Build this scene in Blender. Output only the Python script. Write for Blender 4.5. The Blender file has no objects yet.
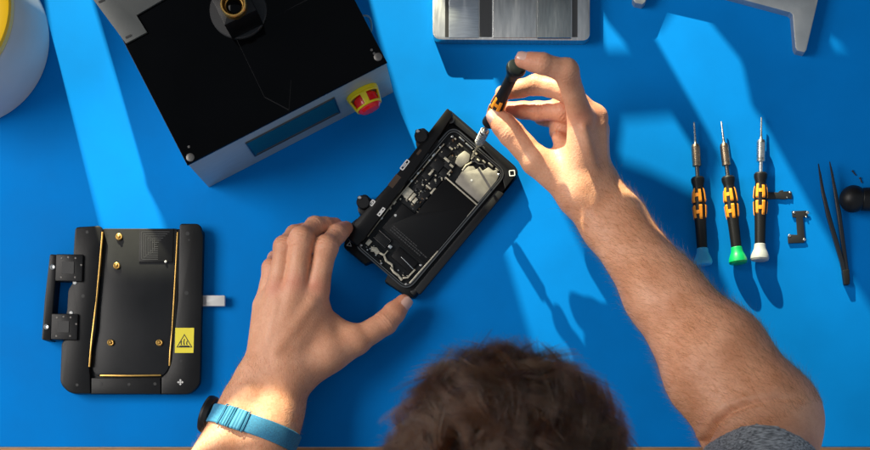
import bpy, bmesh, math, random, time
import numpy as np
from mathutils import Vector, Matrix, noise
import openvdb as vdb
T0 = time.time()
random.seed(7); RS = np.random.RandomState(7)
SC = bpy.context.scene; COL = SC.collection
S = 0.001
D = 1500.0                      # camera height above the table, mm
NX, NY = 495.0, 502.0           # the point straight below the camera, table plan in mm from the picture's corner

def W(px, py, z=0.0):
    """plan position (mm; x right, y up, z) of a point at height z"""
    k = (D - z) / D
    return Vector((NX + (px - NX) * k - 435.0, 225.0 - (NY + (py - NY) * k), z))

# ------------------------------------------------------------------ materials
MATS = {}
def mat(name, col, rough=0.5, metal=0.0, spec=0.5, var=0.0, vscale=60.0, bump=0.0, bscale=400.0, coat=0.0,
        stretch=None, sss=0.0, aniso=0.0):
    if name in MATS: return MATS[name]
    m = bpy.data.materials.new(name); m.use_nodes = True
    nt = m.node_tree; b = nt.nodes['Principled BSDF']
    b.inputs['Base Color'].default_value = (*col, 1); b.inputs['Roughness'].default_value = rough
    b.inputs['Metallic'].default_value = metal; b.inputs['Specular IOR Level'].default_value = spec
    b.inputs['Coat Weight'].default_value = coat
    if aniso: b.inputs['Anisotropic'].default_value = aniso
    tc = nt.nodes.new('ShaderNodeTexCoord'); mp = nt.nodes.new('ShaderNodeMapping')
    nt.links.new(tc.outputs['Object'], mp.inputs['Vector'])
    if stretch: mp.inputs['Scale'].default_value = stretch
    if var:
        n = nt.nodes.new('ShaderNodeTexNoise'); n.inputs['Scale'].default_value = vscale; n.inputs['Detail'].default_value = 5
        r = nt.nodes.new('ShaderNodeValToRGB')
        r.color_ramp.elements[0].position = .3; r.color_ramp.elements[1].position = .7
        r.color_ramp.elements[0].color = (*[max(0, c * (1 - var)) for c in col], 1)
        r.color_ramp.elements[1].color = (*[min(1, c * (1 + var)) for c in col], 1)
        nt.links.new(mp.outputs[0], n.inputs['Vector']); nt.links.new(n.outputs['Fac'], r.inputs['Fac'])
        nt.links.new(r.outputs['Color'], b.inputs['Base Color'])
        mr = nt.nodes.new('ShaderNodeMapRange'); mr.inputs['To Min'].default_value = rough * .8; mr.inputs['To Max'].default_value = min(1, rough * 1.25)
        nt.links.new(n.outputs['Fac'], mr.inputs['Value']); nt.links.new(mr.outputs[0], b.inputs['Roughness'])
    if bump:
        n2 = nt.nodes.new('ShaderNodeTexNoise'); n2.inputs['Scale'].default_value = bscale; n2.inputs['Detail'].default_value = 4
        bp = nt.nodes.new('ShaderNodeBump'); bp.inputs['Strength'].default_value = bump; bp.inputs['Distance'].default_value = .0004
        nt.links.new(mp.outputs[0], n2.inputs['Vector']); nt.links.new(n2.outputs['Fac'], bp.inputs['Height'])
        nt.links.new(bp.outputs[0], b.inputs['Normal'])
    MATS[name] = m
    return m

M_TABLE = mat('blue_desk_mat', (0.0, 0.188, 0.59), .72, spec=.06, var=.07, vscale=14, bump=.12, bscale=900)
M_WOOD = mat('wood_edge', (.52, .25, .10), .5, var=.3, vscale=40, stretch=(1, 12, 1))
M_EDGE = mat('laminate_edge', (.66, .56, .44), .6)
M_FLOOR = mat('floor_dark', (.10, .06, .04), .6, var=.3, vscale=6)
M_FLAG = mat('gobo_paint', (.05, .05, .055), .8)
M_BLACK = mat('black_anodised', (.006, .006, .0065), .40, spec=.22, var=.25, vscale=30, bump=.15, bscale=1500)
M_BLACK2 = mat('black_plate', (.009, .0092, .010), .34, spec=.3, var=.3, vscale=20)
M_GLASSB = mat('black_glass', (.0006, .0006, .0008), .08, spec=.08, var=.3, vscale=25)
M_RUB = mat('black_rubber', (.006, .006, .0065), .45, spec=.28)
M_ALU = mat('brushed_aluminium', (.50, .52, .54), .33, metal=1, var=.12, vscale=90, stretch=(1, 14, 1), aniso=.5)
M_ALUF = mat('satin_aluminium', (.37, .46, .455), .40, metal=.3, var=.10, vscale=70, stretch=(1, 1, 10))
M_ALUG = mat('grey_cover', (.095, .098, .093), .45, metal=.3, var=.08, vscale=30, bump=.1)
M_BRIGHT = mat('polished_edge', (.80, .82, .84), .25, metal=1)
M_STEEL = mat('steel', (.62, .61, .58), .27, metal=1, var=.15, vscale=300)
M_DSTEEL = mat('dark_steel', (.16, .15, .14), .33, metal=1)
M_GOLD = mat('gold', (.50, .30, .085), .38, metal=1, var=.15, vscale=120)
M_WHITE = mat('white_plastic', (.55, .53, .52), .42, var=.04, vscale=30)
M_YEL = mat('yellow_plastic', (.85, .50, .0), .38)
M_YEL2 = mat('yellow_guard', (.85, .66, .0), .34)
M_RED = mat('red_plastic', (.85, .008, .012), .25, coat=.3)
M_LABEL = mat('yellow_label', (.80, .68, .03), .45)
M_INK = mat('black_ink', (.01, .01, .01), .5)
M_LCD = mat('lcd_glass', (.006, .085, .105), .2, spec=.4)
M_ORANGE = mat('orange_rubber', (.88, .30, .012), .45)
M_BLUECAP = mat('blue_cap', (.05, .42, .78), .4)
M_GREENCAP = mat('green_cap', (.0, .36, .10), .38)
M_GREYCAP = mat('pale_grey_cap', (.36, .37, .37), .4)
M_DARKCAP = mat('dark_cap', (.005, .009, .010), .4, spec=.3)
M_STRAP = mat('blue_strap_weave', (.035, .20, .35), .85, var=.30, vscale=900, bump=.6, bscale=1400)
M_BATT = mat('battery_foil', (.005, .005, .0055), .42, spec=.2, bump=.1)
M_PCB = mat('circuit_black', (.006, .0065, .007), .42, spec=.25, var=.4, vscale=200)
M_SHIELD = mat('shield_metal', (.24, .22, .185), .5, metal=.5, var=.14, vscale=160)
M_FLEX = mat('flex_metal', (.62, .56, .43), .4, metal=.6, var=.25, vscale=400)
M_BROWN = mat('brown_flex', (.10, .055, .025), .35)
M_PRINT = mat('grey_print', (.028, .028, .028), .5)
M_MARK = mat('white_print', (.6, .6, .58), .5)
M_TAB = mat('white_tab', (.62, .62, .60), .4)

# ------------------------------------------------------------------ object helpers
ORG = {}
def tag(o, label=None, cat=None, group=None, kind=None):
    if label: o['label'] = label
    if cat: o['category'] = cat
    if group: o['group'] = group
    if kind: o['kind'] = kind
    return o
def thing(name, loc, label, cat, group=None, rot=None):
    o = bpy.data.objects.new(name, None); COL.objects.link(o)
    o.empty_display_size = .01
    o.location = Vector(loc) * S
    if rot is not None: o.rotation_euler = rot
    ORG[o.name] = Vector(loc) if rot is None else Vector((0, 0, 0))
    return tag(o, label, cat, group)
def smooth(me, ang=35):
    for p in me.polygons: p.use_smooth = True
    me.set_sharp_from_angle(angle=math.radians(ang))
def obj(name, bm, m, parent=None, ang=24, origin=None):
    """bm in mm plan coordinates -> one mesh object"""
    org = Vector((0, 0, 0))
    if parent is not None: org = ORG[parent.name]
    elif origin is not None: org = Vector(origin)
    for v in bm.verts: v.co = (v.co - org) * S
    me = bpy.data.meshes.new(name); bm.normal_update(); bm.to_mesh(me); bm.free()
    for mm in (m if isinstance(m, (list, tuple)) else [m]): me.materials.append(mm)
    smooth(me, ang)
    o = bpy.data.objects.new(name, me); COL.objects.link(o)
    if parent is not None: o.parent = parent
    elif origin is not None: o.location = org * S
    ORG[o.name] = org
    return o
def poly_prism(bm, pts, z0, z1, bev=0.0, mi=0, seg=2):
    """pts: Vectors in plan; vertical prism"""
    vb = [bm.verts.new((p[0], p[1], z0)) for p in pts]; vt = [bm.verts.new((p[0], p[1], z1)) for p in pts]
    n = len(pts); fs = []
    try:
        ft = bm.faces.new(vt); fb = bm.faces.new(vb[::-1])
    except ValueError: return
    fs += [ft, fb]
    for i in range(n): fs.append(bm.faces.new((vb[i], vb[(i + 1) % n], vt[(i + 1) % n], vt[i])))
    bmesh.ops.recalc_face_normals(bm, faces=fs)
    for f in fs: f.material_index = mi
    if bev:
        es = [e for e in ft.edges]
        r = bmesh.ops.bevel(bm, geom=es, offset=bev, segments=seg, affect='EDGES', profile=.5)
        for f in r['faces']: f.material_index = mi
def im_prism(bm, pts, z0, z1, bev=0.0, mi=0):
    poly_prism(bm, [W(p[0], p[1], z1) for p in pts], z0, z1, bev, mi)
def rounded(pts, r, seg=5):
    """round the corners of a 2D polygon"""
    out = []; n = len(pts)
    for i in range(n):
        p = Vector(pts[i][:2]); a = Vector(pts[i - 1][:2]); b = Vector(pts[(i + 1) % n][:2])
        rr = r[i] if isinstance(r, (list, tuple)) else r
        if rr <= 0: out.append(p); continue
        da, db = (a - p), (b - p)
        rr = min(rr, da.length * .49, db.length * .49)
        p0 = p + da.normalized() * rr; p1 = p + db.normalized() * rr
        for k in range(seg + 1):
            t = k / seg
            out.append((1 - t) ** 2 * p0 + 2 * t * (1 - t) * p + t * t * p1)
    return out
def disc(c, r, n=24, a0=0): return [Vector((c[0] + r * math.cos(a0 + 2 * math.pi * i / n), c[1] + r * math.sin(a0 + 2 * math.pi * i / n))) for i in range(n)]
def box(bm, x0, x1, y0, y1, z0, z1, bev=0, fr=None, mi=0):
    pts = [Vector((x0, y0, 0)), Vector((x1, y0, 0)), Vector((x1, y1, 0)), Vector((x0, y1, 0))]
    if fr: pts = [fr(p.x, p.y) for p in pts]
    poly_prism(bm, pts, z0, z1, bev, mi)
def lathe(bm, prof, origin, axis, n=32, mi=0, cap=True, skip=None):
    """prof: (t, r) along axis"""
    a = Vector(axis).normalized(); u = a.orthogonal().normalized(); v = a.cross(u)
    o = Vector(origin); rings = []
    for t, r in prof:
        rings.append([bm.verts.new(o + a * t + (u * math.cos(2 * math.pi * i / n) + v * math.sin(2 * math.pi * i / n)) * r) for i in range(n)])
    fs = []
    for k in range(len(rings) - 1):
        for i in range(n):
            if skip and skip(k, i): continue
            fs.append(bm.faces.new((rings[k][i], rings[k][(i + 1) % n], rings[k + 1][(i + 1) % n], rings[k + 1][i])))
    if cap:
        fs.append(bm.faces.new(rings[0][::-1])); fs.append(bm.faces.new(rings[-1]))
    for f in fs: f.material_index = mi
    if not skip: bmesh.ops.recalc_face_normals(bm, faces=fs)
def tube(bm, pts, r, n=8, mi=0):
    pts = [Vector(p) for p in pts]
    # catmull-rom resample
    out = []
    for i in range(len(pts) - 1):
        p0 = pts[max(i - 1, 0)]; p1 = pts[i]; p2 = pts[i + 1]; p3 = pts[min(i + 2, len(pts) - 1)]
        for k in range(6):
            t = k / 6
            out.append(.5 * ((2 * p1) + (p2 - p0) * t + (2 * p0 - 5 * p1 + 4 * p2 - p3) * t * t + (3 * p1 - p0 - 3 * p2 + p3) * t ** 3))
    out.append(pts[-1]); rings = []
    for i, p in enumerate(out):
        d = (out[min(i + 1, len(out) - 1)] - out[max(i - 1, 0)]).normalized()
        u = d.orthogonal().normalized() if not rings else (u - d * u.dot(d)).normalized()
        v = d.cross(u)
        rings.append([bm.verts.new(p + (u * math.cos(2 * math.pi * j / n) + v * math.sin(2 * math.pi * j / n)) * r) for j in range(n)])
    for k in range(len(rings) - 1):
        for j in range(n):
            bm.faces.new((rings[k][j], rings[k][(j + 1) % n], rings[k + 1][(j + 1) % n], rings[k + 1][j])).material_index = mi
    bm.faces.new(rings[0][::-1]); bm.faces.new(rings[-1])
B = bmesh.new

# ------------------------------------------------------------------ the setting
bm = B(); poly_prism(bm, [Vector((-1100, -221.9, 0)), Vector((1100, -221.9, 0)), Vector((1100, 620, 0)), Vector((-1100, 620, 0))], -3, 0, .6)
tag(obj('tabletop', bm, M_TABLE), kind='structure')
bm = B(); poly_prism(bm, [Vector((-1100, -222.9, 0)), Vector((1100, -222.9, 0)), Vector((1100, 620, 0)), Vector((-1100, 620, 0))], -6, -3.2)
tag(obj('tabletop_laminate', bm, M_EDGE), kind='structure')
bm = B(); poly_prism(bm, [Vector((-1100, -262, 0)), Vector((1100, -262, 0)), Vector((1100, 620, 0)), Vector((-1100, 620, 0))], -30, -6.2, 1)
tag(obj('desk_board', bm, M_WOOD), kind='structure')
bm = B(); poly_prism(bm, [Vector((-3500, -3500, 0)), Vector((3500, -3500, 0)), Vector((3500, 3500, 0)), Vector((-3500, 3500, 0))], -780, -750)
tag(obj('floor', bm, M_FLOOR), kind='structure')

# ------------------------------------------------------------------ white tub with yellow lid
cx, cy = W(-37, 40)[:2]
t = thing('storage_tub', (cx, cy, 0), 'round white plastic tub with a yellow lid, standing left of the machine', 'tub')
bm = B(); lathe(bm, [(0, 83), (.8, 85.5), (2.5, 87), (20, 86.6), (94, 83), (96, 82)], (cx, cy, 0), (0, 0, 1), 96)
obj('tub_wall', bm, M_WHITE, t)
bm = B(); lathe(bm, [(96.5, 77), (96.5, 81.5), (98, 82.5), (106, 82.5), (109, 81), (110, 77), (110, 70), (108, 68)], (cx, cy, 0), (0, 0, 1), 96)
obj('lid', bm, M_YEL, t)

# ------------------------------------------------------------------ the machine
A0 = W(187, 165, 105); B0 = W(387, 62, 105)
e1 = Vector((B0.x - A0.x, B0.y - A0.y, 0)); LU = e1.length; e1.normalize(); e2 = Vector((-e1.y, e1.x, 0))
def mf(u, v, z=0): p = A0 + e1 * u + e2 * v; return Vector((p.x, p.y, z))
O = mf(LU / 2, 150, 0)
t = thing('bench_machine', O, 'boxy repair machine with glossy black glass top, grey front and a yellow emergency stop', 'machine')
bm = B(); box(bm, .8, LU - .8, 1.2, 300, 0, 101.5, 1.2, mf)
obj('housing', bm, M_ALUF, t)
bm = B(); box(bm, 0, LU, 0, 301, 101.7, 105, .5, mf)
obj('top_plate', bm, M_GLASSB, t)
bm = B()
g = [(126, 43.3), (147, 32), (136.5, 15), (240, -46), (205, -105), (40, -72)]
im_prism(bm, g, 105.3, 108, .4)
cov = obj('cover_plate', bm, M_ALUG, t)
bm = B()
for (x, y) in ((101.5, 1), (128.5, 36.5)):
    im_prism(bm, rounded([(x - 3.4, y + .2), (x + 2.6, y - 2.6), (x + 3.4, y - .6), (x - 2.6, y + 2.2)], .8), 108.05, 108.5)
    obj('cover_slot', bm, M_INK, cov); bm = B()
for (x, y) in ((190.2, 157.2), (378, 56.6)):
    c = W(x, y, 106); bm = B()
    lathe(bm, [(0, 4.0), (.9, 3.8), (1.2, 3.0)], (c.x, c.y, 105.05), (0, 0, 1), 20)
    s = obj('screw', bm, mat('dull_screw', (.13, .125, .12), .45, metal=.8), t)
    bm = B(); poly_prism(bm, disc(c, 1.7, 6), 106.3, 106.4); obj('socket', bm, M_DSTEEL, s)
bm = B()
for (x, y) in ((188.5, 146.5), (371.5, 49.5), (374, 53)):
    c = W(x, y, 106); bm = B(); lathe(bm, [(0, 1.3), (.25, 1.1)], (c.x, c.y, 105.02), (0, 0, 1), 12)
    obj('vent_hole', bm, M_DSTEEL, t)
# reflection lines in the glass, laid in as thin grey strips
bm = B()
def reflect_line(p, q, w=.45, z=105.03):
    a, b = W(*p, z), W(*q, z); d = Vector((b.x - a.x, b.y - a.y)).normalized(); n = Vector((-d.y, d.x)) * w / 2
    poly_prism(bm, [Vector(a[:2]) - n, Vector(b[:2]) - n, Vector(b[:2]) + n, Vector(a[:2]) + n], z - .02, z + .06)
reflect_line((236, 38), (264.5, 97)); reflect_line((264.5, 97), (289, 110), .9); reflect_line((266, 21), (312, -3), .8); reflect_line((289, 110), (291, 80), .3)
obj('reflection_lines', bm, mat('reflect_line', (.006, .006, .007), .6, spec=.12), t)
# lcd
def front(u, z, out=0.0): return mf(u, -out, z)
def plate_front(bm, u0, u1, z0, z1, o0, o1, mi=0):
    vs = [front(u0, z0, o1), front(u1, z0, o1), front(u1, z1, o1), front(u0, z1, o1)]
    vb = [front(u0, z0, o0), front(u1, z0, o0), front(u1, z1, o0), front(u0, z1, o0)]
    a = [bm.verts.new(v) for v in vs]; b = [bm.verts.new(v) for v in vb]
    fs = [bm.faces.new(a)] + [bm.faces.new((b[i], b[(i + 1) % 4], a[(i + 1) % 4], a[i])) for i in range(4)]
    bmesh.ops.recalc_face_normals(bm, faces=fs)
bm = B(); plate_front(bm, 58, 150, 27, 78, -1.0, -.3); lc = obj('display', bm, M_LCD, t)
bm = B()
for a in ((56.5, 58, 25.5, 79.5), (150, 151.5, 25.5, 79.5), (58, 150, 25.5, 27), (58, 150, 78, 79.5)): plate_front(bm, *a, -1.2, .2)
obj('display_frame', bm, M_DSTEEL, lc)
bm = B(); plate_front(bm, 60, 148, 28.5, 31, -.3, -.2); obj('display_edge', bm, M_BROWN, lc)
# emergency stop
cE = front(178, 52, -1.0); ax = -e2
bm = B(); n = 48
u_ = Vector(ax).orthogonal().normalized()
lathe(bm, [(0, 16.5), (3, 16.5), (3.4, 16)], cE, ax, 48); es = obj('stop_button', bm, M_YEL2, t)
bm = B()
def ang_of(i): # angle about the axis, measured from world up
    a = Vector(ax).normalized(); u = a.orthogonal().normalized(); v = a.cross(u)
    th = 2 * math.pi * (i + .5) / n; d = u * math.cos(th) + v * math.sin(th)
    side = e1
    return math.degrees(math.atan2(d.z, d.dot(side)))
def sk(k, i):
    if k != 1 and k != 4: return False
    a = ang_of(i) % 360
    return any(abs((a - c + 180) % 360 - 180) < 31 for c in (50, 130, 230, 310))
lathe(bm, [(3, 16.2), (5.5, 15.8), (14.5, 13.6), (16.5, 13.1)], cE, ax, n, cap=False, skip=lambda k, i: sk(1, i) if k == 1 else False)
sol = obj('guard', bm, M_YEL2, es)
md = sol.modifiers.new('solid', 'SOLIDIFY'); md.thickness = .0018; md.offset = -1
bm = B(); lathe(bm, [(2, 9), (5, 9), (6, 12.0), (14, 12.2), (17.5, 11.4), (20, 8.8), (21, 4)], cE, ax, 40); obj('mushroom_head', bm, M_RED, es)
# side cable
bm = B(); tube(bm, [W(357, 18, 70), W(363.5, 15.5, 72), W(369, 17, 64), (W(371.5, 24, 50)), W(371, 31, 30), W(366, 36, 12), W(362, 40, 4)], 1.0)
obj('power_cable', bm, mat('cable_grey', (.10, .14, .17), .4), t)
# tower with lens
c = W(238, 9.5, 109); bm = B(); lathe(bm, [(105.05, 26.5), (108, 26.5), (109, 25.6)], (c.x, c.y, 0), (0, 0, 1), 64)
tw = obj('tower_foot', bm, mat('matt_black', (.02, .02, .021), .5), t)
bm = B(); im_prism(bm, rounded([(224.5, 25.2), (256.5, 9.5), (238, -28), (206, -12)], 1), 109, 150, .8); arm = obj('tower', bm, M_BLACK, t)
c = W(233, 3.5, 158); bm = B()
lathe(bm, [(150, 11.8), (157, 11.8), (158.5, 11), (158.5, 10), (153, 8.2), (151, 6.0)], (c.x, c.y, 0), (0, 0, 1), 48, cap=False)
ln = obj('lens_ring', bm, M_GOLD, t)
bm = B(); lathe(bm, [(150.2, 8.2), (152.2, 7.4), (153.4, 5), (153.9, 2)], (c.x, c.y, 0), (0, 0, 1), 32); obj('lens', bm, M_GLASSB, ln)

# ------------------------------------------------------------------ metal tray
c = W(511, 10)
t = thing('fixture_tray', (c.x, c.y, 0), 'flat silver metal tray with slots and raised bars, above the raised fingers', 'tray')
bm = B(); im_prism(bm, rounded([(432.5, -46), (590, -46), (590, 40.5), (432.5, 39.5)], [10, 10, 8, 9]), 0, 14, .8); tb = obj('tray_base', bm, mat('tray_metal', (.58, .58, .56), .36, metal=1, var=.12, vscale=60, stretch=(8, 1, 1), aniso=.4), t)
for (x0, x1, zz, m) in ((449, 478.5, 15.2, M_ALU), (493, 536.5, 15.6, mat('tray_bar', (.60, .58, .54), .3, metal=1, var=.15, vscale=50, stretch=(8, 1, 1), aniso=.5)), (537.5, 571, 18.5, mat('tray_block', (.34, .35, .33), .32, metal=1, var=.12, vscale=70, stretch=(8, 1, 1), aniso=.5))):
    bm = B(); im_prism(bm, [(x0, -44), (x1, -44), (x1, 37.5), (x0, 37.5)], 14.1, zz, .3); obj('bar', bm, m, t)
for (x0, x1) in ((445, 448.6), (479.5, 492), (572, 577.5)):
    bm = B(); im_prism(bm, [(x0, -40), (x1, -40), (x1, 37), (x0, 37)], 14.05, 14.3); obj('slot', bm, M_DSTEEL, t)

# ------------------------------------------------------------------ aluminium stand at the top right
g = [(633.5, -60), (828, -60), (818, 1), (806.5, 50), (804.5, 52.3), (797, 50.5), (795.2, 47), (792.5, 14.5), (790, 12.3), (733, -3), (690, -14), (655, -22), (645.2, 2), (642.5, 4.3), (635.2, 2.8), (633.2, 0)]
c = W(740, -30)
t = thing('laptop_stand', (c.x, c.y, 0), 'bent silver aluminium stand with two legs, behind the precision screwdrivers', 'stand')
bm = B(); im_prism(bm, g, 0, 13, 1.3)
obj('stand_plate', bm, mat('stand_aluminium', (.50, .50, .48), .40, metal=.8, var=.07, vscale=80, bump=.1, bscale=1500), t)
bm = B(); im_prism(bm, [(690, -50), (790, -50), (786, -20), (700, -30)], 13.1, 14); obj('rubber_pad', bm, M_RUB, t)

# ------------------------------------------------------------------ precision screwdrivers
def revol_patch(bm, prof, t0, t1, a0, a1, lift, nt=10, na=6):
    def R(t):
        for (ta, ra), (tb_, rb) in zip(prof, prof[1:]):
            if ta <= t <= tb_ and tb_ > ta: return ra + (rb - ra) * (t - ta) / (tb_ - ta)
        return prof[-1][1]
    gr = [[None] * (na + 1) for _ in range(nt + 1)]
    for i in range(nt + 1):
        tt = t0 + (t1 - t0) * i / nt
        for j in range(na + 1):
            a = a0 + (a1 - a0) * j / na; edge = i in (0, nt) or j in (0, na); r = R(tt) + (lift if not edge else -.15)
            gr[i][j] = bm.verts.new((r * math.cos(a), tt, r * math.sin(a)))
    fs = []
    for i in range(nt):
        for j in range(na): fs.append(bm.faces.new((gr[i][j], gr[i][j + 1], gr[i + 1][j + 1], gr[i + 1][j])))
    bmesh.ops.recalc_face_normals(bm, faces=fs)
    return fs
HAND = [(55, 3.5), (55.3, 5.6), (57, 6.8), (60, 6.7), (64, 5.5), (67, 5.4), (72, 6.3), (79, 6.9), (82, 6.4), (85, 6.9), (92, 6.5), (98, 5.9), (104, 5.6), (126, 5.2)]
def make_driver(label, capm, collar_m, cat='screwdriver', group='precision screwdrivers laid in a row', spin=0.0):
    root = thing('precision_screwdriver', (0, 0, 0), label, cat, group, rot=(0, 0, 0))
    Y = (0, 1, 0); o = (0, 0, 0)
    bm = B(); lathe(bm, [(0, .5), (.6, .9), (17, 1.15), (21, 1.7), (22.2, 2.2)], o, Y, 14); obj('bit', bm, collar_m if collar_m is M_STEEL else M_STEEL, root)
    bm = B(); pr = [(22, 2.3), (22.6, 3.8), (24, 4.1)]
    for k in range(9): pr += [(25 + k * 1.8, 4.5), (25.9 + k * 1.8, 4.5), (26.1 + k * 1.8, 4.25), (26.6 + k * 1.8, 4.25)]
    pr += [(42.5, 4.5), (44, 4.5), (44.6, 3.8)]
    lathe(bm, pr, o, Y, 28); obj('collar', bm, collar_m, root)
    bm = B(); lathe(bm, [(44, 2.1), (56, 2.1)], o, Y, 16); obj('shaft', bm, M_DSTEEL if collar_m is not M_STEEL else M_STEEL, root)
    bm = B(); lathe(bm, HAND, o, Y, 36); hd = obj('handle', bm, M_RUB, root)
    for q in range(2):
        for w_ in range(3):
            c0 = w_ * math.pi * 2 / 3 + math.pi / 2 + spin; t0 = 66.5 if q == 0 else 83.5; t1 = t0 + 15
            bm = B(); aw = .80
            revol_patch(bm, HAND, t0, t1 - 1.5 * q, c0 - aw, c0 - aw + .55, .5)
            revol_patch(bm, HAND, t0 + 1.5 * (1 - q), t1, c0 + aw - .55, c0 + aw, .5)
            revol_patch(bm, HAND, t0 + 5.5, t0 + 9.5, c0 - aw + .45, c0 + aw - .45, .52)
            obj('grip_marking', bm, M_ORANGE, hd)
    bm = B(); lathe(bm, [(126.2, 5.0), (127, 5.6), (131, 6.0), (134, 7.3), (138, 8.9), (141, 9.2), (142.8, 8.4), (143.4, 7)], o, Y, 36); obj('end_cap', bm, capm, root)
    return root
def place_driver(root, tip, end, zt, ze):
    a = W(tip[0], tip[1], zt); b = W(end[0], end[1], ze)
    d = (b - a).normalized(); q = Vector((0, 1, 0)).rotation_difference(d)
    root.location = a * S; root.rotation_euler = q.to_euler()
M_SHADED_STEEL = mat('shaded_steel', (.34, .27, .20), .35, metal=1)  # steel darkened in colour for the two drivers lying out of the sun
d1 = make_driver('precision screwdriver with a bright blue end cap, nearest the forearm', M_BLUECAP, M_SHADED_STEEL, spin=.12)
place_driver(d1, (694, 122), (703.2, 263), 6.6, 9.4)
d2 = make_driver('precision screwdriver with a green end cap, middle of the row', M_GREENCAP, M_SHADED_STEEL, spin=-.16)
place_driver(d2, (721.3, 121.5), (738.5, 265), 6.6, 9.4)
d3 = make_driver('precision screwdriver with a pale grey end cap, beside the tweezers', M_GREYCAP, M_STEEL)
place_driver(d3, (761.3, 117.5), (759.8, 261), 6.6, 9.4)
d4 = make_driver('precision screwdriver with a black end cap, held upright over the open phone', M_DARKCAP, M_STEEL, group=None, spin=.35)
tipW = W(472, 157, 17.6); topW = W(518, 64.5, 146)
place_driver(d4, (472, 157), (518, 64.5), 17.6, 146)
DRV = (topW - tipW).length

# ------------------------------------------------------------------ small connector covers
def small_clip(name, pts, z, label, dots):
    c = W(pts[0][0], pts[0][1]); tt = thing(name, (c.x, c.y, 0), label, 'bracket')
    bm = B(); im_prism(bm, pts, .3, z, .25); obj('clip_plate', bm, M_DSTEEL if False else mat('gunmetal', (.035, .035, .036), .38, metal=.6), tt)
    for (x, y, r) in dots:
        bm = B(); p = W(x, y, z); lathe(bm, [(z - .3, r), (z + .35, r), (z + .55, r * .7)], (p.x, p.y, 0), (0, 0, 1), 12); obj('rivet', bm, M_STEEL, tt)
    return tt
small_clip('connector_cover', [(766, 192), (778, 192.3), (780, 190.5), (783, 190), (783.5, 191.5), (790, 191), (791.8, 192), (791.5, 199), (789, 198.2), (784, 199.3), (778, 198.6), (766, 199.2)], 2.0,
           'small dark metal clip lying against the grey capped screwdriver', [(790, 192.5, .9), (787, 197.6, .7)])
small_clip('phone_bracket', [(792, 211), (806.5, 210.5), (807.5, 216), (803, 217), (805, 240), (804, 242.6), (788.4, 243.2), (787.8, 236.5), (790, 234.5), (797.5, 234.8), (796.2, 217.5), (792.5, 217)], 2.0,
           'small dark metal bracket shaped like a hook, lying between screwdrivers and tweezers', [(807.6, 212.6, 1.5), (794, 212.6, 1.2), (789.6, 235.6, 1.5), (804.4, 239.5, 1.4), (806.2, 217, .8)])
# ------------------------------------------------------------------ tweezers
c = W(847, 282); t = thing('tweezers', (c.x, c.y, 0), 'slim black tweezers lying open beside the round black tool', 'tweezers')
def arm_mesh(bm, path, zlo):
    vt = []
    for (x, y, w, z, h) in path:
        p = W(x, y, z); vt.append((p, w, z, h))
    rings = []
    for i, (p, w, z, h) in enumerate(vt):
        q = vt[min(i + 1, len(vt) - 1)][0] - vt[max(i - 1, 0)][0]; d = Vector((q.x, q.y)).normalized(); n_ = Vector((-d.y, d.x)) * w / 2
        rings.append([bm.verts.new((p.x + n_.x * a, p.y + n_.y * a, z + b * h)) for a, b in ((-1, 0), (-1, .8), (-.6, 1), (.6, 1), (1, .8), (1, 0))])
    fs = []
    for a, b in zip(rings, rings[1:]):
        for j in range(6): fs.append(bm.faces.new((a[j], a[(j + 1) % 6], b[(j + 1) % 6], b[j])))
    fs += [bm.faces.new(rings[0]), bm.faces.new(rings[-1][::-1])]
    bmesh.ops.recalc_face_normals(bm, faces=fs)
for path, zz in (([(818.2, 164, .9, 12, 1.5), (820, 175, 2.0, 13, 2), (822.5, 192, 3.2, 12, 3), (828, 216, 4.2, 9, 4), (835, 240, 4.4, 6, 4), (841.5, 262, 4.2, 3, 4), (845.2, 280, 4.0, 1, 4), (845.8, 283.5, 3.2, 1, 3)], 0),
                 ([(829.5, 162, .9, 10, 1.5), (831.5, 172, 2.0, 10, 2), (834.5, 190, 3.2, 9, 3), (838.5, 214, 4.2, 7, 4), (842, 240, 4.2, 4.5, 4), (845, 262, 4.0, 2, 4), (847.6, 280, 3.6, .5, 4), (847.8, 284, 3.0, .5, 3)], 0)):
    bm = B(); arm_mesh(bm, path, zz); obj('arm', bm, mat('tweezer_black', (.008, .009, .012), .33), t)
bm = B(); im_prism(bm, rounded([(842.5, 270), (849.5, 269), (849.8, 284.5), (844.6, 285)], 1.5), .4, 6.5, .8); obj('joint', bm, M_RUB, t)
# ------------------------------------------------------------------ round black tool
c = W(853, 199, 13); t = thing('suction_bulb', (c.x, c.y, 0), 'round black rubber bulb tool with a thick handle, at the tweezers', 'tool')
bm = B(); prof = [(-13.5 * math.cos(a), max(.2, 13.5 * math.sin(a))) for a in [math.pi * k / 20 for k in range(21)]]
lathe(bm, prof, (c.x, c.y, 13.5), (1, 0, 0), 36); obj('bulb', bm, M_RUB, t)
bm = B(); lathe(bm, [(4, 9.5), (8, 10.5), (9, 11.2), (13, 11.6), (17, 11.6), (60, 11), (70, 9), (80, 9)], (c.x, c.y, 13), (1, -.02, 0), 36); obj('handle', bm, M_RUB, t)
# tiny screws
for (a, b, lb) in (((852.2, 170.5), (856, 175.4), 'tiny black screw lying nearer the tweezer tips'), ((859.8, 177.5), (862, 182.8), 'tiny black screw lying just above the round bulb')):
    p, q = W(*a, 1), W(*b, 1); bm = B(); lathe(bm, [(0, 1.0), (.8, 1.0), (1, .6), ((q - p).length, .5)], p, q - p, 10)
    tag(obj('tiny_screw', bm, M_INK, origin=(p.x, p.y, 0)), lb, 'screw')

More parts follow.
